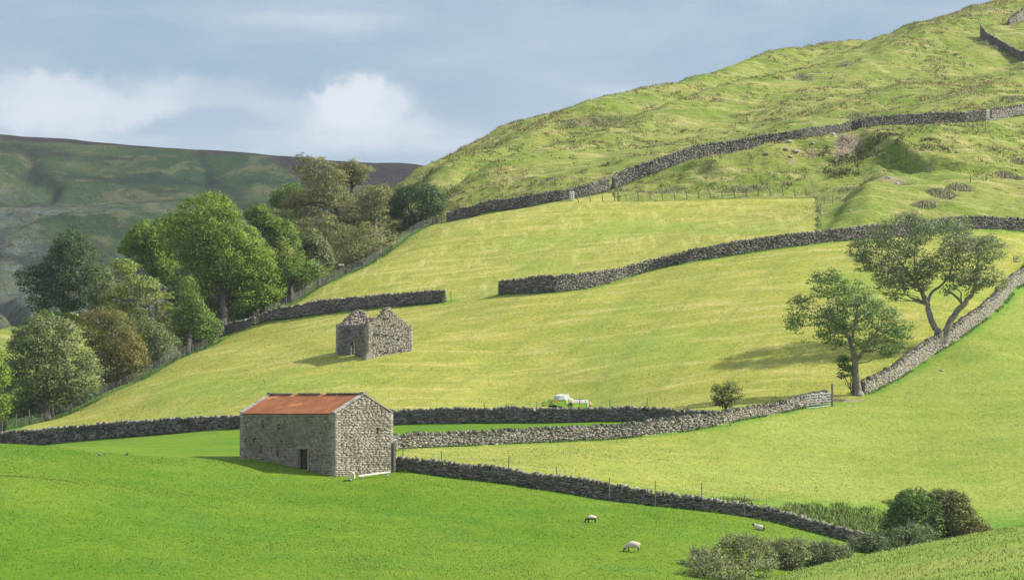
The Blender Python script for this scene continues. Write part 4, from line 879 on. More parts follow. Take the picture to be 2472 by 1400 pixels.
# ------------------------------------------------------------ sheep and birds (skinned bodies)
def fleece(name, low, face_x, leg=(.05, .045, .045), body=(.56, .51, .42), brown=None):
    m, n = newmat(name); tc = n.n('ShaderNodeTexCoord').outputs['Object']; sx_ = n.n('ShaderNodeSeparateXYZ', {0: tc}); nz = n.noise(tc, 9, 4, .6)
    b = n.mix(n.ss(nz, .3, .7), tuple(v*.8 for v in body), body)
    if brown is not None: b = n.mix(n.ss(sx_.outputs[0], brown, brown+.05), b, (.07, .03, .018))
    f = n.ss(sx_.outputs[0], face_x-.03, face_x+.03, 1, 0); l = n.ss(sx_.outputs[2], low-.02, low+.03, 1, 0)
    muz = n.ss(sx_.outputs[0], face_x-.18, face_x-.12, 1, 0)
    c = n.mix(n.m('MAXIMUM', f, l), b, leg); c = n.mix(muz, c, (.4, .38, .34))
    out(n, n.n('ShaderNodeBsdfPrincipled', {'Base Color': c, 'Roughness': .95, 'Specular IOR Level': .1, 'Normal': n.n('ShaderNodeBump', {'Height': nz, 'Distance': .03}).outputs[0]}).outputs[0]); return m
def skinned(name, verts, edges, rad, mat, loc, rz, scale=1, sub=2):
    me = bpy.data.meshes.new(name); me.from_pydata([Vector(v)*scale for v in verts], edges, []); o = bpy.data.objects.new(name, me); COL.objects.link(o)
    md = o.modifiers.new('skin', 'SKIN'); md.use_smooth_shade = True
    for v, r in zip(me.skin_vertices[0].data, rad): v.radius = ((r[0]*scale, r[1]*scale) if isinstance(r, tuple) else (r*scale, r*scale))
    me.skin_vertices[0].data[0].use_root = True
    s_ = o.modifiers.new('sub', 'SUBSURF'); s_.levels = sub; s_.render_levels = sub
    me.materials.append(mat); o.location = loc; o.rotation_euler = (0, 0, rz); return o
def sheep(px, row, label, rz, scale, mat, pose='graze'):
    x, y, z = hit(px, row)
    if pose == 'graze':
        V = [(.33, 0, .60), (.12, 0, .59), (-.15, 0, .60), (-.36, 0, .60), (-.52, 0, .42), (-.62, 0, .22), (-.72, 0, .09), (.50, 0, .58), (.55, 0, .45)]
        E = [(0, 1), (1, 2), (2, 3), (3, 4), (4, 5), (5, 6), (0, 7), (7, 8)]; Rr = [(.24, .26), (.26, .28), (.25, .28), (.21, .22), (.12, .12), (.075, .08), (.04, .05), (.12, .14), (.03, .03)]
        for s_ in (-1, 1):
            b = len(V); V += [(.42, s_*.11, .42), (.46, s_*.11, .26), (.42, s_*.11, .12), (.41, s_*.11, .0)]; E += [(0, b), (b, b+1), (b+1, b+2), (b+2, b+3)]; Rr += [.09, .045, .032, .036]
            b = len(V); V += [(-.30, s_*.11, .40), (-.31, s_*.11, .24), (-.29, s_*.11, .10), (-.31, s_*.11, .0)]; E += [(3, b), (b, b+1), (b+1, b+2), (b+2, b+3)]; Rr += [.08, .042, .032, .036]
            b = len(V); V += [(-.60, s_*.09, .31), (-.60, s_*.15, .30)]; E += [(5, b), (b, b+1)]; Rr += [.03, .018]
    else:
        V = [(.25, 0, .25), (.05, 0, .26), (-.2, 0, .27), (-.36, 0, .36), (-.46, 0, .52), (-.58, 0, .52), (-.66, 0, .46), (.42, 0, .22), (-.30, .12, .08), (-.5, .13, .05), (.3, .18, .08), (.1, .26, .05)]
        E = [(0, 1), (1, 2), (2, 3), (3, 4), (4, 5), (5, 6), (0, 7), (2, 8), (8, 9), (0, 10), (10, 11)]; Rr = [(.22, .2), (.24, .22), (.22, .2), (.13, .14), (.085, .09), (.06, .065), (.04, .045), (.12, .12), .06, .035, .09, .04]
        for s_ in (-1, 1): b = len(V); V += [(-.46, s_*.08, .57), (-.45, s_*.14, .58)]; E += [(4, b), (b, b+1)]; Rr += [.03, .016]
    o = skinned('sheep', V, E, Rr, mat, (x, y, z-.01), rz, scale)
    tag(o, label, 'sheep', 'sheep on the green pasture'); return o
sheep(1427, 1263, 'smaller grazing cream sheep with dark legs, nearer the wall', math.radians(14), .64, fleece('fleece', .33, -.54))
sheep(1527, 1335, 'larger grazing cream sheep near the bottom of the pasture', math.radians(4), .84, fleece('fleece', .30, -.62, leg=(.2, .17, .14)))
sheep(1834, 1281, 'white sheep with black face lying near the willow scrub', math.radians(-12), .85, fleece('fleece', -.2, -.38, body=(.6, .57, .5), brown=.22), 'lie')
x_, y_ = -12.8+ (848-807)/FPX*205 , 204.6
o = sheep(850, 1161, 'cream sheep lying against the sunlit gable of the rusty roofed barn', math.radians(100), 1.1, fleece('fleece', -.3, -2, body=(.74, .66, .55)), 'lie')
# pale beam on the ground by the gable
xa, ya, _ = hit(866, 1157); xb, yb, _ = hit(941, 1150); za = h1(xa, ya); zb = h1(xb, yb)
mb = MB(); d = Vector((xb-xa, yb-ya, zb-za+.12)); ang = math.atan2(d.y, d.x)
root = empty('timber_beam', (xa, ya, za)); tag(root, 'long pale beam propped on stones at the foot of the barn gable', 'beam')
mb.box(tuple(d*.5+Vector((0, 0, .22))), (d.length/2, .07, .045), rz=ang, ry=-math.asin(d.z/d.length)); mb.build('beam', M_WHITE, root)
mb = MB(); mb.box((.3, .05, .05), (.1, .1, .09), rz=.4, jit=.03); mb.box(tuple(d*.93+Vector((0, 0, .02))), (.14, .12, .1), rz=.2, jit=.03); mb.build('support_stone', M_PALE, root)
def bird(px, row, label, rz):
    x, y, z = hit(px, row); V = [(0, 0, .13), (-.09, 0, .17), (-.15, 0, .24), (-.19, 0, .25), (.10, 0, .11), (.2, 0, .09), (-.01, .03, .05), (-.02, .03, 0), (-.01, -.03, .05), (-.02, -.03, 0)]
    E = [(0, 1), (1, 2), (2, 3), (0, 4), (4, 5), (0, 6), (6, 7), (0, 8), (8, 9)]; Rr = [.075, .06, .035, .012, .05, .02, .012, .01, .012, .01]
    o = skinned('wood_pigeon', V, E, Rr, M_BIRD, (x, y, z), rz, 1.05, 1); tag(o, label, 'bird', 'grey birds on the grass')
M_BIRD = simple('bird_feathers', (.20, .21, .24), .8)
bird(241, 1103, 'grey bird standing on the pasture, farther from the barn', .3); bird(306, 1100, 'grey bird standing on the pasture, nearer the barn', 2.4)

# ------------------------------------------------------------ trees and shrubs
LM = {}
def leaves(key, *a):
    if key not in LM: LM[key] = leaf_mat('foliage_'+key, *a)
    return LM[key]
def inpoly(px, py, Q):
    c = np.zeros(px.shape, bool); j = len(Q)-1
    for i in range(len(Q)):
        xi, yi = Q[i]; xj, yj = Q[j]; c ^= ((yi > py) != (yj > py)) & (px < (xj-xi)*(py-yi)/(yj-yi+1e-9)+xi); j = i
    return c
def softnormals(o, nr):
    nr = nr/(np.linalg.norm(nr, axis=1)[:, None]+1e-9); o.data.polygons.foreach_set('use_smooth', np.ones(len(o.data.polygons), bool)); o.data.normals_split_custom_set_from_vertices(nr.tolist())
def leafmesh(Cc, Nn, size, rs, asp=.62, droop=0.0):
    n = len(Cc); a = rs.normal(size=(n, 3)); a /= np.linalg.norm(a, axis=1)[:, None]
    nn = Nn+rs.normal(0, .55, (n, 3)); nn[:, 2] += .25; nn /= np.linalg.norm(nn, axis=1)[:, None]
    u = np.cross(nn, a); u /= np.linalg.norm(u, axis=1)[:, None]+1e-9; u[:, 2] -= droop; v = np.cross(nn, u)
    s = (size*rs.uniform(.55, 1.35, n))[:, None]
    V = np.stack([Cc+u*s*.5, Cc+v*s*asp*.5+nn*s*.1, Cc-u*s*.5, Cc-v*s*asp*.5+nn*s*.1], 1).reshape(-1, 3)
    return V, np.arange(4*n).reshape(-1, 4)
def tree(name, label, cat, poly, D, base, trunks, lm, seed, thick=.8, ncl=220, nlf=55, leaf=.34, rcl=(.55, 1.15), bark=None, group=None, limbs=26, ybias=0.0, flat=.75, gap=.0, edge=True, twigs=0, stringy=0, soft=1.0, maxth=4.5):
    """poly: crown outline in photo pixels; D: distance of its middle; base: (column, D) of the foot; trunks: [[(col,row,radius m),..],..]"""
    rs = np.random.RandomState(seed); Q = np.array(poly, float); k = D/FPX
    bx, by = (base[0]-CX)/FPX*base[1], base[1]; bz = h1(bx, by); root = empty(name, (bx, by, bz)); tag(root, label, cat, group); off = np.array([bx, by, bz])
    lo, hi = Q.min(0), Q.max(0); pts = np.empty((0, 2))
    while len(pts) < ncl:
        p = rs.uniform(lo, hi, (4000, 2)); p = p[inpoly(p[:, 0], p[:, 1], Q)]
        if gap: p = p[vn(p[:, 0]*k*.55+seed, p[:, 1]*k*.7+seed*2) > gap]
        pts = np.r_[pts, p]
    pts = pts[:ncl]
    de = np.full(ncl, 1e9)
    for a, b in zip(Q, np.roll(Q, -1, 0)):
        v = b-a; t = np.clip(((pts-a)@v)/(v@v+1e-9), 0, 1); de = np.minimum(de, np.hypot(*(pts-a-t[:, None]*v).T))
    de *= k; r = np.minimum(rs.uniform(rcl[0], rcl[1], ncl), np.maximum(.32, de*1.15+.15))
    hw = (hi[0]-lo[0])*k/2; mt = min(maxth, hw*thick); dep = np.sqrt(np.clip(1-(1-np.minimum(de/mt, 1))**2, 0, 1))*mt
    sgn = rs.choice([-1, 1], ncl, p=[.62, .38]); yv = D+sgn*dep*np.sqrt(rs.uniform(.05, 1, ncl))+ybias
    z = (HR-pts[:, 1])*k; x = (pts[:, 0]-CX)*k
    cl = np.c_[x, yv, z]; cen = np.array([x.mean(), D, z.mean()])
    n = (nlf*(r/rcl[1])**1.7).astype(int)+6; idx = np.repeat(np.arange(ncl), n); m_ = len(idx)
    dr = rs.normal(size=(m_, 3)); dr /= np.linalg.norm(dr, axis=1)[:, None]; dr[:, 2] = np.where(dr[:, 2] < -.3, dr[:, 2]*.4, dr[:, 2])
    rad = rs.uniform(.35, 1.08, m_)**.6; ou = rs.rand(m_) < .16; rad[ou] = rs.uniform(1.0, 1.55, ou.sum())
    if stringy: sc_ = np.array([1.5, 1.2, .42])
    else: sc_ = np.array([1.1, 1.1, flat])
    pos = cl[idx]+dr*rad[:, None]*r[idx][:, None]*sc_
    keep = pos[:, 2] > bz-.2; V, F = leafmesh(pos[keep], dr[keep], leaf, rs, asp=.34 if stringy else .62, droop=.3 if stringy else 0)
    oc = pos[keep]-cen; oc /= (np.linalg.norm(oc, axis=1)[:, None]+1e-6); nr = (dr[keep]*.7+oc*.35)*soft+np.array([0, -.05, .5])+rs.normal(0, .3+.5*(1-soft), oc.shape)
    cr_ = mesh('crown' if cat == 'tree' else 'foliage', V-off, F, lm, root); softnormals(cr_, np.repeat(nr, 4, 0))
    mb = MB(); nodes = []
    for tr in trunks:
        T = []
        for j, q in enumerate(tr):
            dd = base[1]+(D-base[1])*min(1, max(0, (base_row(base)-q[1])/max(30, base_row(base)-np.mean(Q[:, 1])))) + (q[3] if len(q) > 3 else 0)
            T.append(((q[0]-CX)/FPX*dd-bx, dd-by, (HR-q[1])/FPX*dd-bz))
        if tr is trunks[0]: T[0] = (0, 0, -.3)
        # subdivide with a little waver
        S_ = []; Rr = []
        for j in range(len(T)-1):
            for f in (0, .33, .66):
                p = np.array(T[j])*(1-f)+np.array(T[j+1])*f; 
                if f: p += rs.normal(0, tr[j][2]*.18, 3)
                S_.append(tuple(p)); Rr.append(tr[j][2]*(1-f)+tr[j+1][2]*f)
        S_.append(T[-1]); Rr.append(tr[-1][2])
        mb.tube(S_, Rr, 9); nodes += [(np.array(p), r_) for p, r_ in zip(S_, Rr)]
    if not trunks:
        nodes = [(np.array([0, 0, 0.]), .1)]
    NP = np.array([p for p, _ in nodes]); NR = np.array([r_ for _, r_ in nodes])
    cand = rs.permutation(ncl)[:limbs]
    for c in cand:
        t = cl[c]-off; dz = t[2]-NP[:, 2]; dist = np.linalg.norm(NP-t, axis=1)+np.where(dz < .4, 6, 0)+np.where(NP[:, 2] < .25*NP[:, 2].max(), 5, 0); j = int(np.argmin(dist)); p = NP[j]; r0 = min(NR[j]*.55, .05+.016*dist[j]); L_ = t-p; l = np.linalg.norm(L_)
        mid = p+L_*.5+rs.normal(0, .07*l, 3)+np.array([0, 0, .06*l]); q = [p, p+L_*.25+rs.normal(0, .04*l, 3), mid, p+L_*.78+rs.normal(0, .05*l, 3), t]
        mb.tube([tuple(v) for v in q], [r0, r0*.8, r0*.6, r0*.4, r0*.18], 5, cap=False)
    for c in rs.permutation(ncl)[:twigs]:
        t = cl[c]-off; d_ = t-NP[-1]; d_[2] = abs(d_[2])+1; d_ /= np.linalg.norm(d_); q = t+d_*r[c]*1.6+rs.normal(0, .12, 3); mb.tube([tuple(t-d_*r[c]), tuple((t+q)/2+rs.normal(0, .06, 3)), tuple(q)], [.03, .022, .01], 4, cap=False)
    if mb.n: mb.build('trunk' if cat == 'tree' else 'stems', bark or M_BARK, root, smooth=True)
    return root
def base_row(b): x, y = (b[0]-CX)/FPX*b[1], b[1]; return HR-h1(x, y)/y*FPX
cc6 = lambda L: [(1750+a*.4072, 450+b*.4072) for a, b in L]
cc6t = lambda L: [(1750+q[0]*.4072, 450+q[1]*.4072)+tuple(q[2:]) for q in L]
ASH = leaves('ash', (0.109, 0.202, 0.048), (0.199, 0.298, 0.079), (0.247, 0.261, 0.111))
ASHD = leaves('forked_ash', (0.113, 0.190, 0.062), (0.237, 0.299, 0.124), (0.309, 0.289, 0.186))
tree('ash_tree', 'smaller ash tree with one thick trunk beside the metal gate', 'tree', cc6([(355, 690), (420, 640), (520, 650), (530, 600), (480, 565), (570, 490), (620, 480), (680, 525), (740, 515), (790, 560), (860, 590), (900, 640), (950, 700), (1040, 740), (1105, 800), (1112, 880), (1060, 960), (1010, 1005), (940, 1020), (890, 960), (830, 1000), (800, 1035), (780, 980), (740, 900), (650, 975), (600, 930), (520, 915), (460, 925), (405, 945), (405, 870), (365, 830)]),
     268.5, (2070, 270.2), [cc6t([(780, 1262, .62), (785, 1200, .42), (772, 1100, .34), (768, 1020, .30), (745, 920, .24), (720, 870, .17), (640, 780, .10)]), cc6t([(768, 1040, .26), (800, 1010, .18), (840, 930, .13), (900, 860, .08)]), cc6t([(745, 930, .2), (770, 820, .13), (790, 700, .08)]), cc6t([(770, 1110, .1), (735, 1090, .06), (705, 1060, .04)])],
     ASH, 101, ncl=445, nlf=50, leaf=0.21, rcl=(.4, .85), limbs=60, gap=.27, bark=M_BARKP, maxth=3.6)
# low sprig on its trunk is part of the same crown
tree('ash_tree', 'large forked ash tree with two spreading trunks on the steep wall', 'tree', cc6([(730, 370), (745, 330), (830, 300), (860, 260), (905, 225), (980, 185), (1080, 150), (1180, 180), (1262, 205), (1350, 190), (1450, 185), (1530, 215), (1600, 290), (1650, 350), (1710, 400), (1745, 445), (1690, 500), (1690, 570), (1640, 625), (1560, 590), (1500, 630), (1440, 650), (1400, 600), (1300, 650), (1290, 580), (1220, 560), (1200, 620), (1150, 620), (1090, 590), (1060, 660), (970, 695), (950, 640), (900, 600), (880, 530), (830, 490), (790, 520), (780, 450), (740, 410)]),
     292, (2275, 291.6), [cc6t([(1290, 945, .75), (1275, 900, .45), (1245, 840, .33), (1215, 760, .31), (1190, 680, .27), (1150, 600, .21), (1110, 540, .17), (1070, 490, .12), (1000, 400, .06)]),
     cc6t([(1290, 940, .6), (1305, 880, .37), (1330, 810, .34), (1370, 750, .32), (1425, 695, .28), (1468, 640, .2), (1490, 560, .15), (1500, 440, .09), (1480, 320, .05)]),
     cc6t([(1200, 690, .2), (1225, 630, .15), (1290, 580, .12), (1335, 520, .10), (1350, 450, .08), (1340, 350, .05)]), cc6t([(1405, 690, .15), (1365, 650, .12), (1330, 625, .08), (1290, 600, .05)]), cc6t([(1400, 680, .1), (1400, 630, .07), (1360, 590, .05)]), cc6t([(1150, 600, .14), (1130, 500, .1), (1120, 400, .07), (1150, 280, .04)]), cc6t([(1110, 545, .12), (1060, 500, .09), (950, 470, .06)])],
     ASHD, 102, ncl=800, nlf=56, leaf=0.20, rcl=(.45, .95), limbs=110, gap=.24, twigs=230, bark=M_BARKP, maxth=4.6)
tree('epicormic_shoot', 'leafy sprig low on the left side of the smaller ash trunk', 'shoot', cc6([(655, 1020), (690, 1005), (740, 1030), (755, 1080), (740, 1120), (690, 1140), (670, 1110), (690, 1070)]), 269.8, (2062, 270), [cc6t([(760, 1110, .05), (730, 1090, .04), (700, 1060, .03)])][:0], ASH, 103, ncl=35, nlf=46, leaf=0.22, rcl=(.3, .55), limbs=6)
THORN = leaves('thorn', (0.147, 0.177, 0.036), (0.251, 0.266, 0.067), (0.295, 0.266, 0.088))
tree('hawthorn', 'small lone yellowish bush tree at the meeting of the two walls', 'tree', [(1716, 945), (1724, 930), (1740, 932), (1756, 922), (1775, 925), (1785, 938), (1799, 945), (1792, 958), (1772, 968), (1766, 982), (1752, 984), (1735, 978), (1716, 983), (1722, 965)],
     254.5, (1752, 254.2), [[(1752, 998, .12), (1751, 980, .09), (1745, 962, .05)], [(1752, 985, .07), (1760, 962, .04)]], THORN, 104, ncl=85, nlf=50, leaf=0.15, rcl=(.25, .48), limbs=24, gap=.25, twigs=20)
# the wood
G1 = leaves('bright', (0.140, 0.236, 0.023), (0.233, 0.328, 0.037), (0.299, 0.374, 0.063))
G2 = leaves('mid', (0.109, 0.189, 0.029), (0.190, 0.281, 0.041), (0.238, 0.318, 0.062))
G3 = leaves('dark', (0.058, 0.109, 0.039), (0.106, 0.161, 0.054), (0.134, 0.174, 0.060))
G4 = leaves('grey_green', (0.136, 0.190, 0.066), (0.238, 0.294, 0.102), (0.261, 0.259, 0.121))
BR = leaves('olive_brown', (0.163, 0.163, 0.042), (0.276, 0.237, 0.061), (0.172, 0.209, 0.057))
YG = leaves('yellow_green', (0.184, 0.260, 0.047), (0.307, 0.370, 0.077), (0.337, 0.323, 0.092))
LA = leaves('larch', (0.188, 0.208, 0.070), (0.325, 0.316, 0.108), (0.258, 0.246, 0.098))
GL = 'trees of the wood beside the mown fields'
def wt(name, label, poly, D, base, lm, seed, tr=None, **kw):
    kw.setdefault('group', GL); kw.setdefault('limbs', 30)
    if tr is None:
        b = base_row(base); top = min(q[1] for q in poly); cx_ = sum(q[0] for q in poly)/len(poly)
        tr = [[(base[0], b, .34), (base[0]*.8+cx_*.2, b*.7+top*.3, .26), (cx_, b*.35+top*.65, .12)]]
    return tree(name, label, 'tree', poly, D, base, tr, lm, seed, **kw)
wt('broadleaf_tree', 'bright green leafy tree cut off by the left photo edge', [(-70, 860), (-30, 830), (-5, 825), (8, 850), (16, 880), (22, 910), (18, 935), (26, 960), (22, 1000), (10, 1020), (-20, 1018), (-70, 1000)], 296, (-25, 297), G1, 201, ncl=162, nlf=108, leaf=0.23)
wt('broadleaf_tree', 'grey green rounded tree with visible trunk, lowest in the wood at left', [(22, 840), (35, 800), (60, 770), (100, 757), (150, 765), (185, 780), (195, 815), (215, 845), (240, 880), (248, 915), (240, 950), (205, 960), (190, 985), (150, 985), (130, 975), (95, 985), (60, 1000), (30, 1010), (15, 960), (12, 900)], 316, (115, 311.5), G4, 202, [[(115, 1012, .5), (112, 985, .36), (110, 940, .28), (105, 880, .16)]], ncl=513, nlf=80, leaf=0.25, thick=.8, twigs=60)
wt('broadleaf_tree', 'round olive brown tree with pale trunk near the lower fence', [(185, 800), (195, 765), (225, 745), (262, 738), (300, 755), (325, 790), (345, 830), (362, 865), (358, 895), (335, 915), (300, 930), (270, 945), (245, 935), (248, 900), (235, 870), (210, 835)], 327, (248, 325), BR, 203, [[(248, 950, .3), (248, 905, .2), (246, 865, .14), (262, 800, .07)], [(248, 880, .12), (232, 842, .06)]], ncl=405, nlf=85, leaf=0.21, bark=M_BARKP)
wt('broadleaf_tree', 'dark green pointed tree standing against the moor at left', [(38, 660), (60, 645), (100, 640), (125, 610), (135, 575), (165, 550), (185, 548), (200, 568), (222, 580), (250, 630), (262, 665), (270, 700), (262, 735), (235, 752), (200, 760), (150, 762), (100, 758), (78, 758), (65, 725), (45, 700)], 385, (155, 385), G3, 204, [[(155, 880, .5), (155, 740, .4), (158, 660, .25), (168, 600, .1)]], ncl=486, nlf=80, leaf=0.28, gap=.2, maxth=6)
wt('broadleaf_tree', 'light yellow green tree with layered ragged boughs left of centre wood', [(270, 640), (285, 620), (315, 622), (335, 645), (345, 665), (385, 672), (390, 690), (375, 700), (420, 702), (412, 722), (395, 728), (428, 740), (425, 758), (400, 765), (425, 790), (438, 812), (415, 830), (385, 850), (370, 870), (345, 850), (325, 820), (300, 790), (285, 755), (250, 735), (240, 715), (262, 705), (290, 690), (275, 665)], 343, (385, 335), YG, 205, ncl=364, nlf=77, leaf=0.26, gap=.18, flat=.5, twigs=40, bark=M_BARKP)
wt('broadleaf_tree', 'slim mid green tree tight against the fence below the big tree', [(430, 690), (450, 665), (470, 672), (478, 700), (490, 735), (510, 755), (530, 775), (535, 800), (515, 825), (480, 842), (455, 858), (435, 850), (430, 810), (420, 780), (425, 740)], 341, (455, 336), G2, 206, ncl=256, nlf=77, leaf=0.23)
wt('broadleaf_tree', 'tallest bright green spreading tree with thick dark trunk in the wood', [(395, 530), (420, 500), (455, 480), (480, 466), (520, 463), (550, 475), (575, 510), (590, 540), (620, 555), (640, 590), (665, 610), (680, 640), (690, 680), (700, 710), (680, 735), (640, 745), (600, 770), (570, 775), (555, 745), (530, 720), (500, 725), (470, 720), (450, 670), (430, 640), (405, 620), (385, 580)], 356, (542, 347), G1, 207, [[(545, 812, .62), (541, 770, .46), (541, 715, .38), (520, 650, .26), (500, 560, .12)], [(541, 725, .3), (560, 690, .22), (600, 670, .14), (640, 640, .08)], [(541, 715, .25), (555, 600, .16), (540, 520, .08)]], ncl=864, nlf=85, leaf=0.27, maxth=7, limbs=70, twigs=70, rcl=(.6, 1.25))
wt('broadleaf_tree', 'green domed tree behind the light yellow green tree', [(285, 610), (300, 575), (325, 545), (345, 528), (375, 540), (385, 522), (400, 525), (412, 560), (420, 620), (440, 660), (445, 700), (420, 710), (395, 690), (380, 668), (350, 655), (330, 625), (300, 620)], 378, (380, 372), G1, 208, ncl=445, nlf=77, leaf=0.28, maxth=6)
wt('broadleaf_tree', 'dense green tree right of the tallest tree, above the fence', [(590, 520), (610, 497), (635, 495), (650, 515), (675, 530), (700, 535), (715, 560), (728, 600), (745, 640), (750, 670), (735, 700), (705, 715), (690, 700), (685, 660), (670, 610), (640, 575), (610, 550)], 367, (700, 353), G2, 209, ncl=445, nlf=77, leaf=0.27, maxth=6)
wt('broadleaf_tree', 'narrow yellow flecked tree beside the upper fence', [(655, 600), (685, 570), (705, 600), (720, 640), (745, 665), (752, 690), (730, 705), (700, 722), (680, 735), (665, 700), (655, 650)], 358, (705, 351), YG, 210, ncl=202, nlf=69, leaf=0.23, gap=.3)
wt('broadleaf_tree', 'dull dark green rounded tree between green wood and larches', [(725, 570), (745, 548), (770, 560), (790, 590), (805, 625), (800, 650), (780, 665), (755, 680), (740, 650), (728, 610)], 369, (770, 360), G4, 211, ncl=229, nlf=77, leaf=0.25)
wt('broadleaf_tree', 'mid green tree left of the larches against the moor', [(650, 500), (660, 465), (690, 445), (720, 440), (735, 470), (725, 515), (700, 530), (670, 520)], 428, (690, 425), G2, 212, ncl=202, nlf=69, leaf=0.30)
wt('larch_tree', 'tallest windswept larch with a bare feathery top', [(672, 500), (700, 465), (735, 455), (730, 430), (708, 412), (712, 398), (728, 402), (718, 378), (730, 367), (748, 380), (790, 382), (815, 398), (835, 425), (838, 460), (860, 490), (880, 530), (895, 560), (900, 600), (870, 625), (830, 640), (805, 635), (790, 600), (765, 560), (735, 540), (700, 525)], 405, (840, 392), LA, 213, [[(850, 640, .5), (835, 560, .38), (800, 470, .26), (760, 405, .1)], [(770, 430, .1), (745, 400, .05), (722, 372, .02)]], ncl=567, nlf=71, leaf=0.31, rcl=(.5, 1.2), stringy=1, gap=.24, maxth=6.5, twigs=120, limbs=60)
wt('larch_tree', 'second larch with a flat tufted top behind the tallest larch', [(800, 420), (815, 398), (838, 392), (850, 380), (862, 395), (890, 398), (900, 412), (880, 425), (890, 440), (850, 448), (820, 450)], 422, (848, 420), LA, 214, [[(848, 640, .4), (848, 500, .3), (850, 430, .2), (850, 395, .06)]], ncl=202, nlf=68, leaf=0.28, stringy=1, gap=.14, rcl=(.4, .9), maxth=4)
wt('larch_tree', 'low thin larch merging into the dark thorn on the right', [(860, 470), (890, 440), (930, 440), (945, 470), (930, 500), (945, 540), (960, 575), (940, 600), (915, 612), (885, 610), (870, 560), (855, 510)], 401, (905, 388), LA, 215, ncl=283, nlf=65, leaf=0.30, stringy=1, gap=.26, rcl=(.4, 1.0), maxth=4)
wt('thorn_tree', 'dark round thorn tree at the top of the wood fence', [(938, 490), (950, 465), (975, 452), (1010, 442), (1040, 445), (1065, 460), (1078, 485), (1068, 515), (1045, 535), (1015, 548), (980, 565), (950, 562), (935, 530)], 404, (1010, 400.5), G3, 216, [[(1020, 545, .25), (1020, 510, .18), (1025, 470, .08)], [(1015, 545, .2), (985, 500, .1)]], ncl=351, nlf=77, leaf=0.23, gap=.22, twigs=60, maxth=4)
SH = 'shrubs under the wood'
def shrub(label, poly, D, base, lm, seed, name='shrub', group=SH, **kw):
    kw.setdefault('limbs', 14); return tree(name, label, 'shrub', poly, D, base, [], lm, seed, group=group, **kw)
shrub('grey green thicket between the dark pointed tree and the yellow green tree', [(225, 650), (255, 640), (285, 690), (300, 740), (290, 780), (250, 770), (215, 745)], 368, (255, 366), G4, 301, ncl=148, nlf=65, leaf=0.28)
shrub('twiggy brown green undergrowth under the yellow green tree', [(310, 770), (350, 760), (400, 790), (440, 830), (430, 870), (385, 885), (345, 895), (340, 850), (325, 810)], 333, (380, 331), G4, 302, ncl=202, nlf=62, leaf=0.22, twigs=60)
shrub('dark undergrowth filling the gap behind the slim fence tree', [(395, 700), (440, 690), (500, 700), (540, 740), (545, 800), (500, 830), (440, 850), (410, 810)], 362, (470, 352), G3, 303, ncl=216, nlf=69, leaf=0.28)
shrub('dark undergrowth right of the big tree trunk', [(555, 740), (600, 720), (660, 730), (690, 735), (650, 755), (620, 765), (580, 790), (555, 800)], 352, (600, 350), G2, 304, ncl=162, nlf=69, leaf=0.23)
shrub('low scrub along the upper fence below the larches', [(790, 640), (830, 600), (890, 580), (940, 575), (985, 560), (960, 590), (920, 615), (870, 640), (820, 665), (795, 668)], 376, (880, 371), LA, 305, ncl=202, nlf=58, leaf=0.23)
shrub('dark scrub behind the grey green rounded tree', [(-20, 900), (30, 870), (30, 1010), (-20, 1020)], 330, (5, 322), G3, 306, ncl=108, nlf=69, leaf=0.27)
shrub('dark shaded scrub low between the left edge tree and the fence', [(20, 960), (100, 970), (180, 960), (250, 940), (240, 962), (200, 985), (150, 1005), (90, 1016), (30, 1020)], 322, (130, 317), G3, 307, ncl=162, nlf=69, leaf=0.25)
shrub('small green bush crowning the knoll at the left of the wood', [(85, 765), (110, 750), (160, 755), (200, 760), (190, 790), (120, 800)], 352, (150, 348), G2, 308, ncl=81, nlf=69, leaf=0.27)
shrub('dark mass of leaves low in the centre of the wood', [(430, 640), (520, 640), (600, 660), (660, 700), (600, 760), (520, 780), (450, 760), (400, 720)], 372, (500, 366), G3, 309, ncl=270, nlf=69, leaf=0.31)
shrub('dark leaves in the shade behind the olive brown tree', [(235, 800), (330, 780), (380, 860), (340, 915), (270, 940), (235, 900)], 338, (310, 333), G3, 310, ncl=162, nlf=69, leaf=0.27)
shrub('green infill between the domed tree and the dense tree', [(560, 560), (640, 570), (700, 620), (720, 690), (660, 720), (590, 680)], 376, (660, 366), G2, 311, ncl=216, nlf=69, leaf=0.30)
shrub('green undergrowth under the dense tree beside the upper fence', [(650, 640), (720, 610), (780, 640), (800, 662), (740, 688), (690, 722), (640, 752), (625, 720)], 357, (700, 353), G2, 312, ncl=190, nlf=74, leaf=0.25)
shrub('olive scrub at the foot of the low thin larch', [(800, 560), (880, 530), (940, 560), (925, 600), (880, 628), (825, 655), (790, 645)], 383, (860, 378), LA, 313, ncl=200, nlf=71, leaf=0.25, stringy=1)
shrub('dull green thicket below the tallest larch', [(700, 530), (790, 510), (850, 560), (840, 620), (790, 650), (735, 610)], 398, (780, 392), LA, 314, ncl=220, nlf=71, leaf=0.28, stringy=1)
shrub('bright leaves under the right side of the tallest tree', [(560, 700), (640, 690), (690, 700), (665, 735), (610, 765), (575, 785), (555, 760)], 352, (610, 349), G1, 315, ncl=120, nlf=77, leaf=0.25)
shrub('grey green growth between the green wood and the larches', [(640, 500), (720, 510), (760, 560), (740, 600), (690, 560), (640, 540)], 410, (700, 405), G4, 316, ncl=130, nlf=71, leaf=0.28)
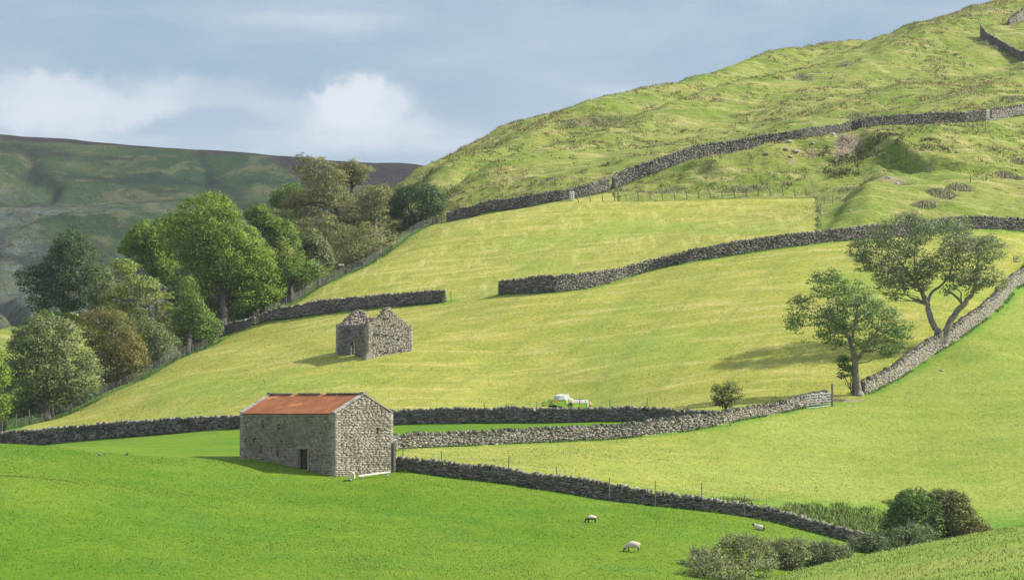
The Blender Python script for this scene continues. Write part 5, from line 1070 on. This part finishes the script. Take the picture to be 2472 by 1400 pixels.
# beck side bushes
HAW = leaves('bush_green', (0.087, 0.157, 0.037), (0.155, 0.250, 0.054)); HAWB = leaves('bush_brown', (.11, .145, .04), (.19, .20, .06), (.22, .17, .07)); WIL = leaves('willow', (.21, .27, .09), (.31, .36, .14), (.28, .29, .14)); WILG = leaves('willow_grey', (.17, .235, .09), (.26, .32, .13))
BG = 'bushes along the beck'
shrub('dense dark green bush at the lower end of the grey wall', [(2122, 1290), (2135, 1250), (2150, 1225), (2165, 1200), (2185, 1183), (2215, 1180), (2245, 1190), (2262, 1210), (2275, 1250), (2280, 1300), (2250, 1325), (2180, 1345), (2130, 1330)], 194, (2195, 194), HAW, 321, group=BG, ncl=351, nlf=86, leaf=0.14, rcl=(.28, .5), maxth=2.2, thick=.9, limbs=40)
shrub('brown green bush joined to the right side of the dark one', [(2240, 1195), (2265, 1182), (2300, 1186), (2325, 1192), (2340, 1225), (2360, 1245), (2390, 1275), (2380, 1300), (2330, 1310), (2280, 1320), (2255, 1300), (2250, 1250)], 195, (2310, 195.5), HAWB, 322, group=BG, ncl=283, nlf=80, leaf=0.14, rcl=(.25, .48), maxth=2.0, thick=.9, limbs=40)
def wil(label, poly, D, base, seed, lm=WIL, **kw): shrub(label, poly, D, base, lm, seed, name='willow_bush', group=BG, leaf=.12, rcl=(.2, .42), maxth=1.8, soft=.6, twigs=kw.pop('twigs', 120), bark=M_BARKP, **kw)
wil('pale wispy willow bush at the bottom edge, leftmost of the scrub', [(1640, 1370), (1655, 1340), (1680, 1325), (1720, 1322), (1750, 1330), (1770, 1370), (1760, 1420), (1650, 1420)], 176, (1705, 176), 331, ncl=229, nlf=45, gap=.14)
wil('tallest pale willow bush in the middle of the scrub', [(1720, 1330), (1745, 1300), (1780, 1290), (1820, 1293), (1850, 1310), (1870, 1350), (1860, 1400), (1760, 1430), (1730, 1390)], 178, (1800, 178), 332, ncl=310, nlf=45, gap=.16)
wil('pale willow bush meeting the foreground slope', [(1850, 1315), (1880, 1300), (1915, 1300), (1945, 1315), (1955, 1350), (1930, 1380), (1870, 1400), (1850, 1360)], 180, (1900, 180), 333, ncl=229, nlf=45, gap=.14)
wil('wispy willow at the very bottom edge in front of the pale scrub', [(1650, 1360), (1700, 1340), (1760, 1345), (1830, 1350), (1880, 1365), (1850, 1400), (1800, 1430), (1640, 1430)], 171, (1745, 171), 337, ncl=260, nlf=42, gap=.12)
wil('grey willow bush right of the pale ones, above the foreground slope', [(1930, 1320), (1960, 1310), (2000, 1310), (2040, 1318), (2062, 1335), (2050, 1360), (2000, 1380), (1950, 1385)], 182, (2000, 182), 334, WILG, ncl=256, nlf=45, gap=.22)
wil('grey willow scrub between the wall end and the dark bush', [(2050, 1305), (2080, 1290), (2115, 1290), (2140, 1300), (2150, 1330), (2120, 1350), (2080, 1350), (2055, 1330)], 192, (2100, 192), 335, WILG, ncl=229, nlf=45, gap=.15)
wil('low grey willow in front of the dark green bush', [(2130, 1300), (2170, 1275), (2210, 1265), (2250, 1280), (2260, 1310), (2230, 1335), (2170, 1350), (2135, 1345)], 188, (2195, 188), 336, WILG, ncl=202, nlf=40, gap=.2, twigs=60)
# ------------------------------------------------------------ grass, tussocks, rushes, stones
def blades(name, label, X, Y, hgt, wid, mat, rs, lean=.5, cat='grass'):
    Z = H(X, Y); n = len(X); th = rs.uniform(0, 2*np.pi, n); h = hgt*rs.uniform(.5, 1.4, n); w_ = wid*rs.uniform(.6, 1.3, n)
    lx = rs.normal(-.12, lean*.5, n)*h; ly = rs.normal(0, lean*.5, n)*h
    a = np.c_[X-np.cos(th)*w_/2, Y-np.sin(th)*w_/2, Z-.03]; b = np.c_[X+np.cos(th)*w_/2, Y+np.sin(th)*w_/2, Z-.03]; c = np.c_[X+lx, Y+ly, Z+h]
    V = np.stack([a, b, c], 1).reshape(-1, 3); o = mesh(name, V, np.arange(3*n).reshape(-1, 3), mat); softnormals(o, np.tile([0.0, 0, 1], (3*n, 1))+rs.normal(0, .28, (3*n, 3))); tag(o, label, cat, kind='stuff'); return o
def grassmat(name, c1, c2, c3): return leaf_mat(name, c1, c2, c3, .12)
rs = np.random.RandomState(77)
GF = grassmat('mound_grass', (.20, .295, .05), (.26, .34, .07), (.29, .34, .10))
n = 110000; X = rs.uniform(2, 24, n); Y = 24+(rs.rand(n)**.75)*92; m = (X/Y > .05) & (X/Y < .21) ; X = X[m]; Y = Y[m]
blades('foreground_grass', 'pale green blades of grass on the near slope at bottom right', X, Y, .045, .028, GF, rs, lean=1.3)
n = 9000; X = rs.uniform(4, 24, n); Y = rs.uniform(30, 110, n); m = (X/Y > .05) & (X/Y < .21) & (vn(X*.5, Y*.5) > .6); X = X[m]; Y = Y[m]
def around(L, n, w, rs, offs=(.35, 1.0), sides=(-1, 1), amp=None):
    s = np.r_[0, np.cumsum(np.hypot(*(np.diff(L, axis=0)).T))]; t = rs.uniform(0, s[-1], n)
    if amp: t = t[vn(t*.4, t*0+amp) > .25]
    x = np.interp(t, s, L[:, 0]); y = np.interp(t, s, L[:, 1]); e = .3; tx = np.interp(t+e, s, L[:, 0])-np.interp(t-e, s, L[:, 0]); ty = np.interp(t+e, s, L[:, 1])-np.interp(t-e, s, L[:, 1]); q = np.hypot(tx, ty)+1e-9
    o = (rs.uniform(offs[0], offs[1], len(t)))*rs.choice(sides, len(t)); return x-ty/q*o, y+tx/q*o
GP = grassmat('pasture_grass', (.072, .150, .007), (.108, .185, .011), (.14, .20, .018))
n = 300000; X = rs.uniform(-42, 24, n); Y = rs.uniform(146, 232, n)
m = (Y < yL(X)-.6) & (np.abs(X/Y) < .19) ; m &= (X < 22) & ~((X > 3) & (Y < 170) & (X/Y > .085)) | ((X < -9.5) & (Y < 232) & (np.abs(X/Y) < .19)); X, Y = X[m], Y[m]
# keep the barn's footprint clear
bx0, by0 = P(807, 1150, 205)[:2]; th = math.radians(43); u = -(X-bx0)*math.cos(th)+(Y-by0)*math.sin(th); v = (X-bx0)*math.sin(th)+(Y-by0)*math.cos(th)
m = ~((u > -.1) & (u < 9.6) & (v > -.1) & (v < 6.6)); X, Y = X[m], Y[m]
m = rs.rand(len(X)) < .35+.9*vn(X*.35, Y*.35); X, Y = X[m], Y[m]
blades('pasture_grass', 'vivid green short grass of the sheep pasture', X, Y, .06, .045, GP, rs, lean=.9)
GM = grassmat('cut_grass', (.17, .225, .035), (.25, .27, .06), (.34, .31, .10))
n = 300000; X = rs.uniform(-50, 62, n); Y = rs.uniform(212, 392, n); Zz = zones(X, Y); m = ((Zz['f2']+Zz['f3']+Zz['f4']) > .5) & (np.abs(X/Y) < .185); X, Y = X[m], Y[m]; m = rs.rand(len(X)) < .2+1.1*vn(X*.3, Y*.2); X, Y = X[m], Y[m]
blades('meadow_grass', 'yellow green stubble of cut grass over the mown fields', X, Y, .07, .07, GM, rs, lean=1.1)
# longer grass at the foot of walls and fences
GW = grassmat('verge_grass', (.055, .135, .015), (.10, .20, .03), (.16, .21, .05))
XX, YY = [], []
for Q, nn, sds in ((PA, 5200, (-1,)), (PB, 5200, (-1,)), (PB2, 4000, (-1,)), (PL, 6500, (-1, 1)), (PC1, 2600, (-1,)), (PC2, 6500, (-1,)), (PD1, 2600, (-1,)), (PD3, 5000, (-1,)), (PW, 5000, (-1, 1)), (PW2, 5000, (-1, 1))):
    a, b = around(Q, nn, 1, rs, (.33, .75), sds, amp=3); XX.append(a); YY.append(b)
X = np.concatenate(XX); Y = np.concatenate(YY)
blades('verge_grass', 'longer green grass at the foot of the drystone walls', X, Y, .2, .05, GW, rs, lean=.8)
# rank herbage in the dip above the beck
n = 90000; X = rs.uniform(6, 32, n); Y = rs.uniform(197, 224, n); m = (Y > yL(X)+.7) & (rs.rand(n) < sstep(fbm(X*.3, Y*.3, 3)+(X-16)*.035-np.maximum(0, Y-207)*.05, .42, .62)); X, Y = X[m], Y[m]
blades('rank_grass', 'tall rank grass and herbs in the damp dip behind the lower wall', X, Y, .26, .07, grassmat('rank_grass', (.12, .20, .03), (.18, .26, .05), (.25, .27, .10)), rs, lean=.7)
# moor grass tussocks on the open hill: clumps of blades
def clumps(cx_, cy_, per, spread):
    X = np.repeat(cx_, per)+rs.normal(0, spread, len(cx_)*per); Y = np.repeat(cy_, per)+rs.normal(0, spread, len(cx_)*per); return X, Y
n = 12000; a = rs.uniform(-20, 120, n); b = 395+rs.rand(n)*235; Zz = zones(a, b); m = (Zz['hill'] > .5) & (a/b < .19) & (a/b > -.05) & (fbm(a*.09, b*.09, 3) > .47) & (segdist(a, b, PD3) > 1.2); X, Y = clumps(a[m], b[m], 16, .33)
blades('moor_grass', 'straw coloured tussock grass scattered over the rough hillside', X, Y, .34, .10, grassmat('straw_grass', (.22, .19, .075), (.34, .28, .12), (.2, .22, .06)), rs, lean=1.0, cat='tussock grass')
n = 4500; a = rs.uniform(-20, 120, n); b = 380+rs.rand(n)*250; Zz = zones(a, b); m = (Zz['hill'] > .5) & (a/b < .19) & (a/b > -.05) & (fbm(a*.13+30, b*.10, 3) > .53) & (segdist(a, b, PD3) > 1.2); X, Y = clumps(a[m], b[m], 12, .4)
blades('bilberry', 'low dark green bilberry and moss patches on the hillside', X, Y, .24, .16, grassmat('bilberry', (.10, .14, .03), (.15, .18, .05), (.16, .14, .06)), rs, lean=1.2, cat='ground cover')
n = 4200; a = rs.uniform(36, 62, n); b = rs.uniform(380, 408, n); px_ = a/b*FPX+CX; Zz = zones(a, b); m = (Zz['hill'] > .5) & (rs.rand(n) < .8*sstep(fbm(a*.3, b*.3, 3)+.16*np.exp(-((px_-2050)/110)**2)-.02*np.maximum(0, np.abs(b-397)-9), .50, .72)*sstep(px_, 1900, 2010)*sstep(b, 396, 401)*.7) & (segdist(a, b, PD3) > 1.5); X, Y = clumps(a[m], b[m], 16, .35)
blades('heather', 'dark brown green heather and moss on the shaded banks below the hillside wall', X, Y, .26, .16, grassmat('heather', (.12, .145, .04), (.17, .185, .055), (.18, .145, .075)), rs, lean=1.0, cat='ground cover')
# single clumps of rushes
RU = grassmat('rushes', (.24, .25, .12), (.37, .345, .19), (.23, .28, .10))
def rush(px, row, w_, d_, h, label, per=520, x=None):
    x, y, z = hit(px, row); nn = int(per*w_*d_/4)+60; t = rs.uniform(0, 6.283, nn); r_ = rs.rand(nn)**.65; rr_ = r_*(.75+.5*vn(t*1.1+px, t*0)); X = x+rr_*np.cos(t)*w_/2; Y = y+rr_*np.sin(t)*d_/2; Z = H(X, Y)
    n = nn; th = rs.uniform(0, 6.28, n); hh = h*.75*rs.uniform(.3, 1.0, n)*(1.05-r_*.8); ww = .07; lx = rs.normal(-.05, .25, n)*hh; ly = rs.normal(0, .25, n)*hh
    V = np.stack([np.c_[X-np.cos(th)*ww/2, Y-np.sin(th)*ww/2, Z-.05], np.c_[X+np.cos(th)*ww/2, Y+np.sin(th)*ww/2, Z-.05], np.c_[X+lx, Y+ly, Z+hh]], 1).reshape(-1, 3)
    o = mesh('rush_clump', V, np.arange(3*n).reshape(-1, 3), RU, rel=(x, y, z)); softnormals(o, np.tile([0.1, -.3, 1], (3*n, 1))+rs.normal(0, .3, (3*n, 3))); tag(o, label, 'rushes', 'clumps of rushes on the hill')
rush(2072, 284, 4.6, 4, 1.1, 'wide grey clump of rushes just above the hillside wall', 700)
rush(2270, 466, 4.5, 5, 1.1, 'large pale clump of rushes right of the eroded bank', 700)
rush(2320, 458, 4.0, 4, 1.0, 'pale rushes trailing right from the large clump', 600)
rush(2235, 495, 3.6, 4, .9, 'rush clump just above the crown of the forked ash', 600)
rush(2440, 425, 4.5, 4, 1.1, 'grey rush clump at the right edge below the hillside wall', 600)
rush(2460, 392, 2.5, 3, .8, 'small brownish rush clump at the right edge', 500)
rush(1325, 438, 2.6, 2, 1.0, 'reddish rush clump above the upper field wall', 600)
rush(1310, 446, 1.6, 1.5, .6, 'low dry rush tuft beside the reddish clump', 600)
rush(1450, 300, 9, 6, .8, 'broad straw coloured rush patch near the skyline', 300)
rush(1380, 300, 5, 5, .7, 'thin straw rush patch left of the broad skyline patch', 300)
rush(1940, 187, 4.5, 5, .8, 'straw rush streak high on the hillside', 400)
rush(2040, 160, 3.5, 5, .8, 'pale rush streak higher on the hillside right of the other streak', 400)
rush(2380, 108, 3.2, 3, 1.1, 'brownish rushes under the dark crooked wall', 700)
rush(2410, 118, 3.2, 3, 1.0, 'straw rushes along the foot of the crooked wall', 700)
rush(1825, 310, 1.5, 2, .6, 'tiny rush tuft below the middle of the hill', 600)
rush(2450, 240, 5, 4, .9, 'grey green rush patch above the pale wall end', 400)
rush(1500, 462, 3, 2, .7, 'rank tuft in the corner by the broken wall step', 500)
for k, (px, w_) in enumerate(((1560, 5), (1640, 5), (1730, 5), (1830, 5), (1930, 5), (2010, 4))):
    x, y, z = hit(px, 463)
rush(1600, 466, 9, 3, .7, 'rough rushes behind the fence posts, left part', 260); rush(1800, 463, 9, 3, .7, 'rough rushes behind the fence posts, middle part', 260); rush(2040, 462, 4, 3, .5, 'rough rushes between the two banks', 300)
# rocks
def rock(px, row, s, label, mat=None, D=None):
    x, y, z = hit(px, row); bm = bmesh.new(); bmesh.ops.create_icosphere(bm, subdivisions=2, radius=s)
    for v in bm.verts: v.co *= RS.uniform(.78, 1.12); v.co.z *= .6
    me = bpy.data.meshes.new('rock'); bm.to_mesh(me); bm.free(); me.materials.append(mat or M_PALE); o = bpy.data.objects.new('rock', me); COL.objects.link(o); o.location = (x, y, z-s*.12); tag(o, label, 'rock', 'rocks on the hillside')
for q in ((2052, 511, .35, 'white stone on the green patch below the eroded bank'), (1885, 338, .7, 'pale outcrop just below the hillside wall, leftmost'), (1905, 342, .55, 'pale outcrop below the hillside wall beside the leftmost'), (1920, 372, .6, 'pale boulder on the bank slope, upper'), (1895, 366, .5, 'grey boulder on the bank slope left of the upper one'),
          (1962, 349, .35, 'small pale stone under the collapsed wall section'), (1850, 372, .5, 'low grey outcrop at the left of the bank'), (1908, 380, .45, 'grey rock low on the bank'), (2145, 432, .5, 'grey rock in the second eroded bank'), (2165, 445, .4, 'smaller rock at the foot of the second eroded bank'), (2010, 328, .55, 'pale fallen stones beside the hillside wall'),
          (1722, 330, .4, 'dark stone above the hillside wall'), (2274, 897, .28, 'small brown molehill lump on the right green field'), (2287, 72, .35, 'tiny pale stone near the skyline'), (2246, 58, .3, 'tiny white stone on the skyline slope')):
    rock(*q[:3], q[3])
MB_ = MB(); x, y, z = hit(2400, 291); MB_.box((0, 0, .15), (1.0, .09, .07), rz=.1); o = MB_.build('pale_rail', M_WHITE); o.location = (x, y, z); tag(o, 'pale rail lying on the grass right of the small hillside gate', 'rail')
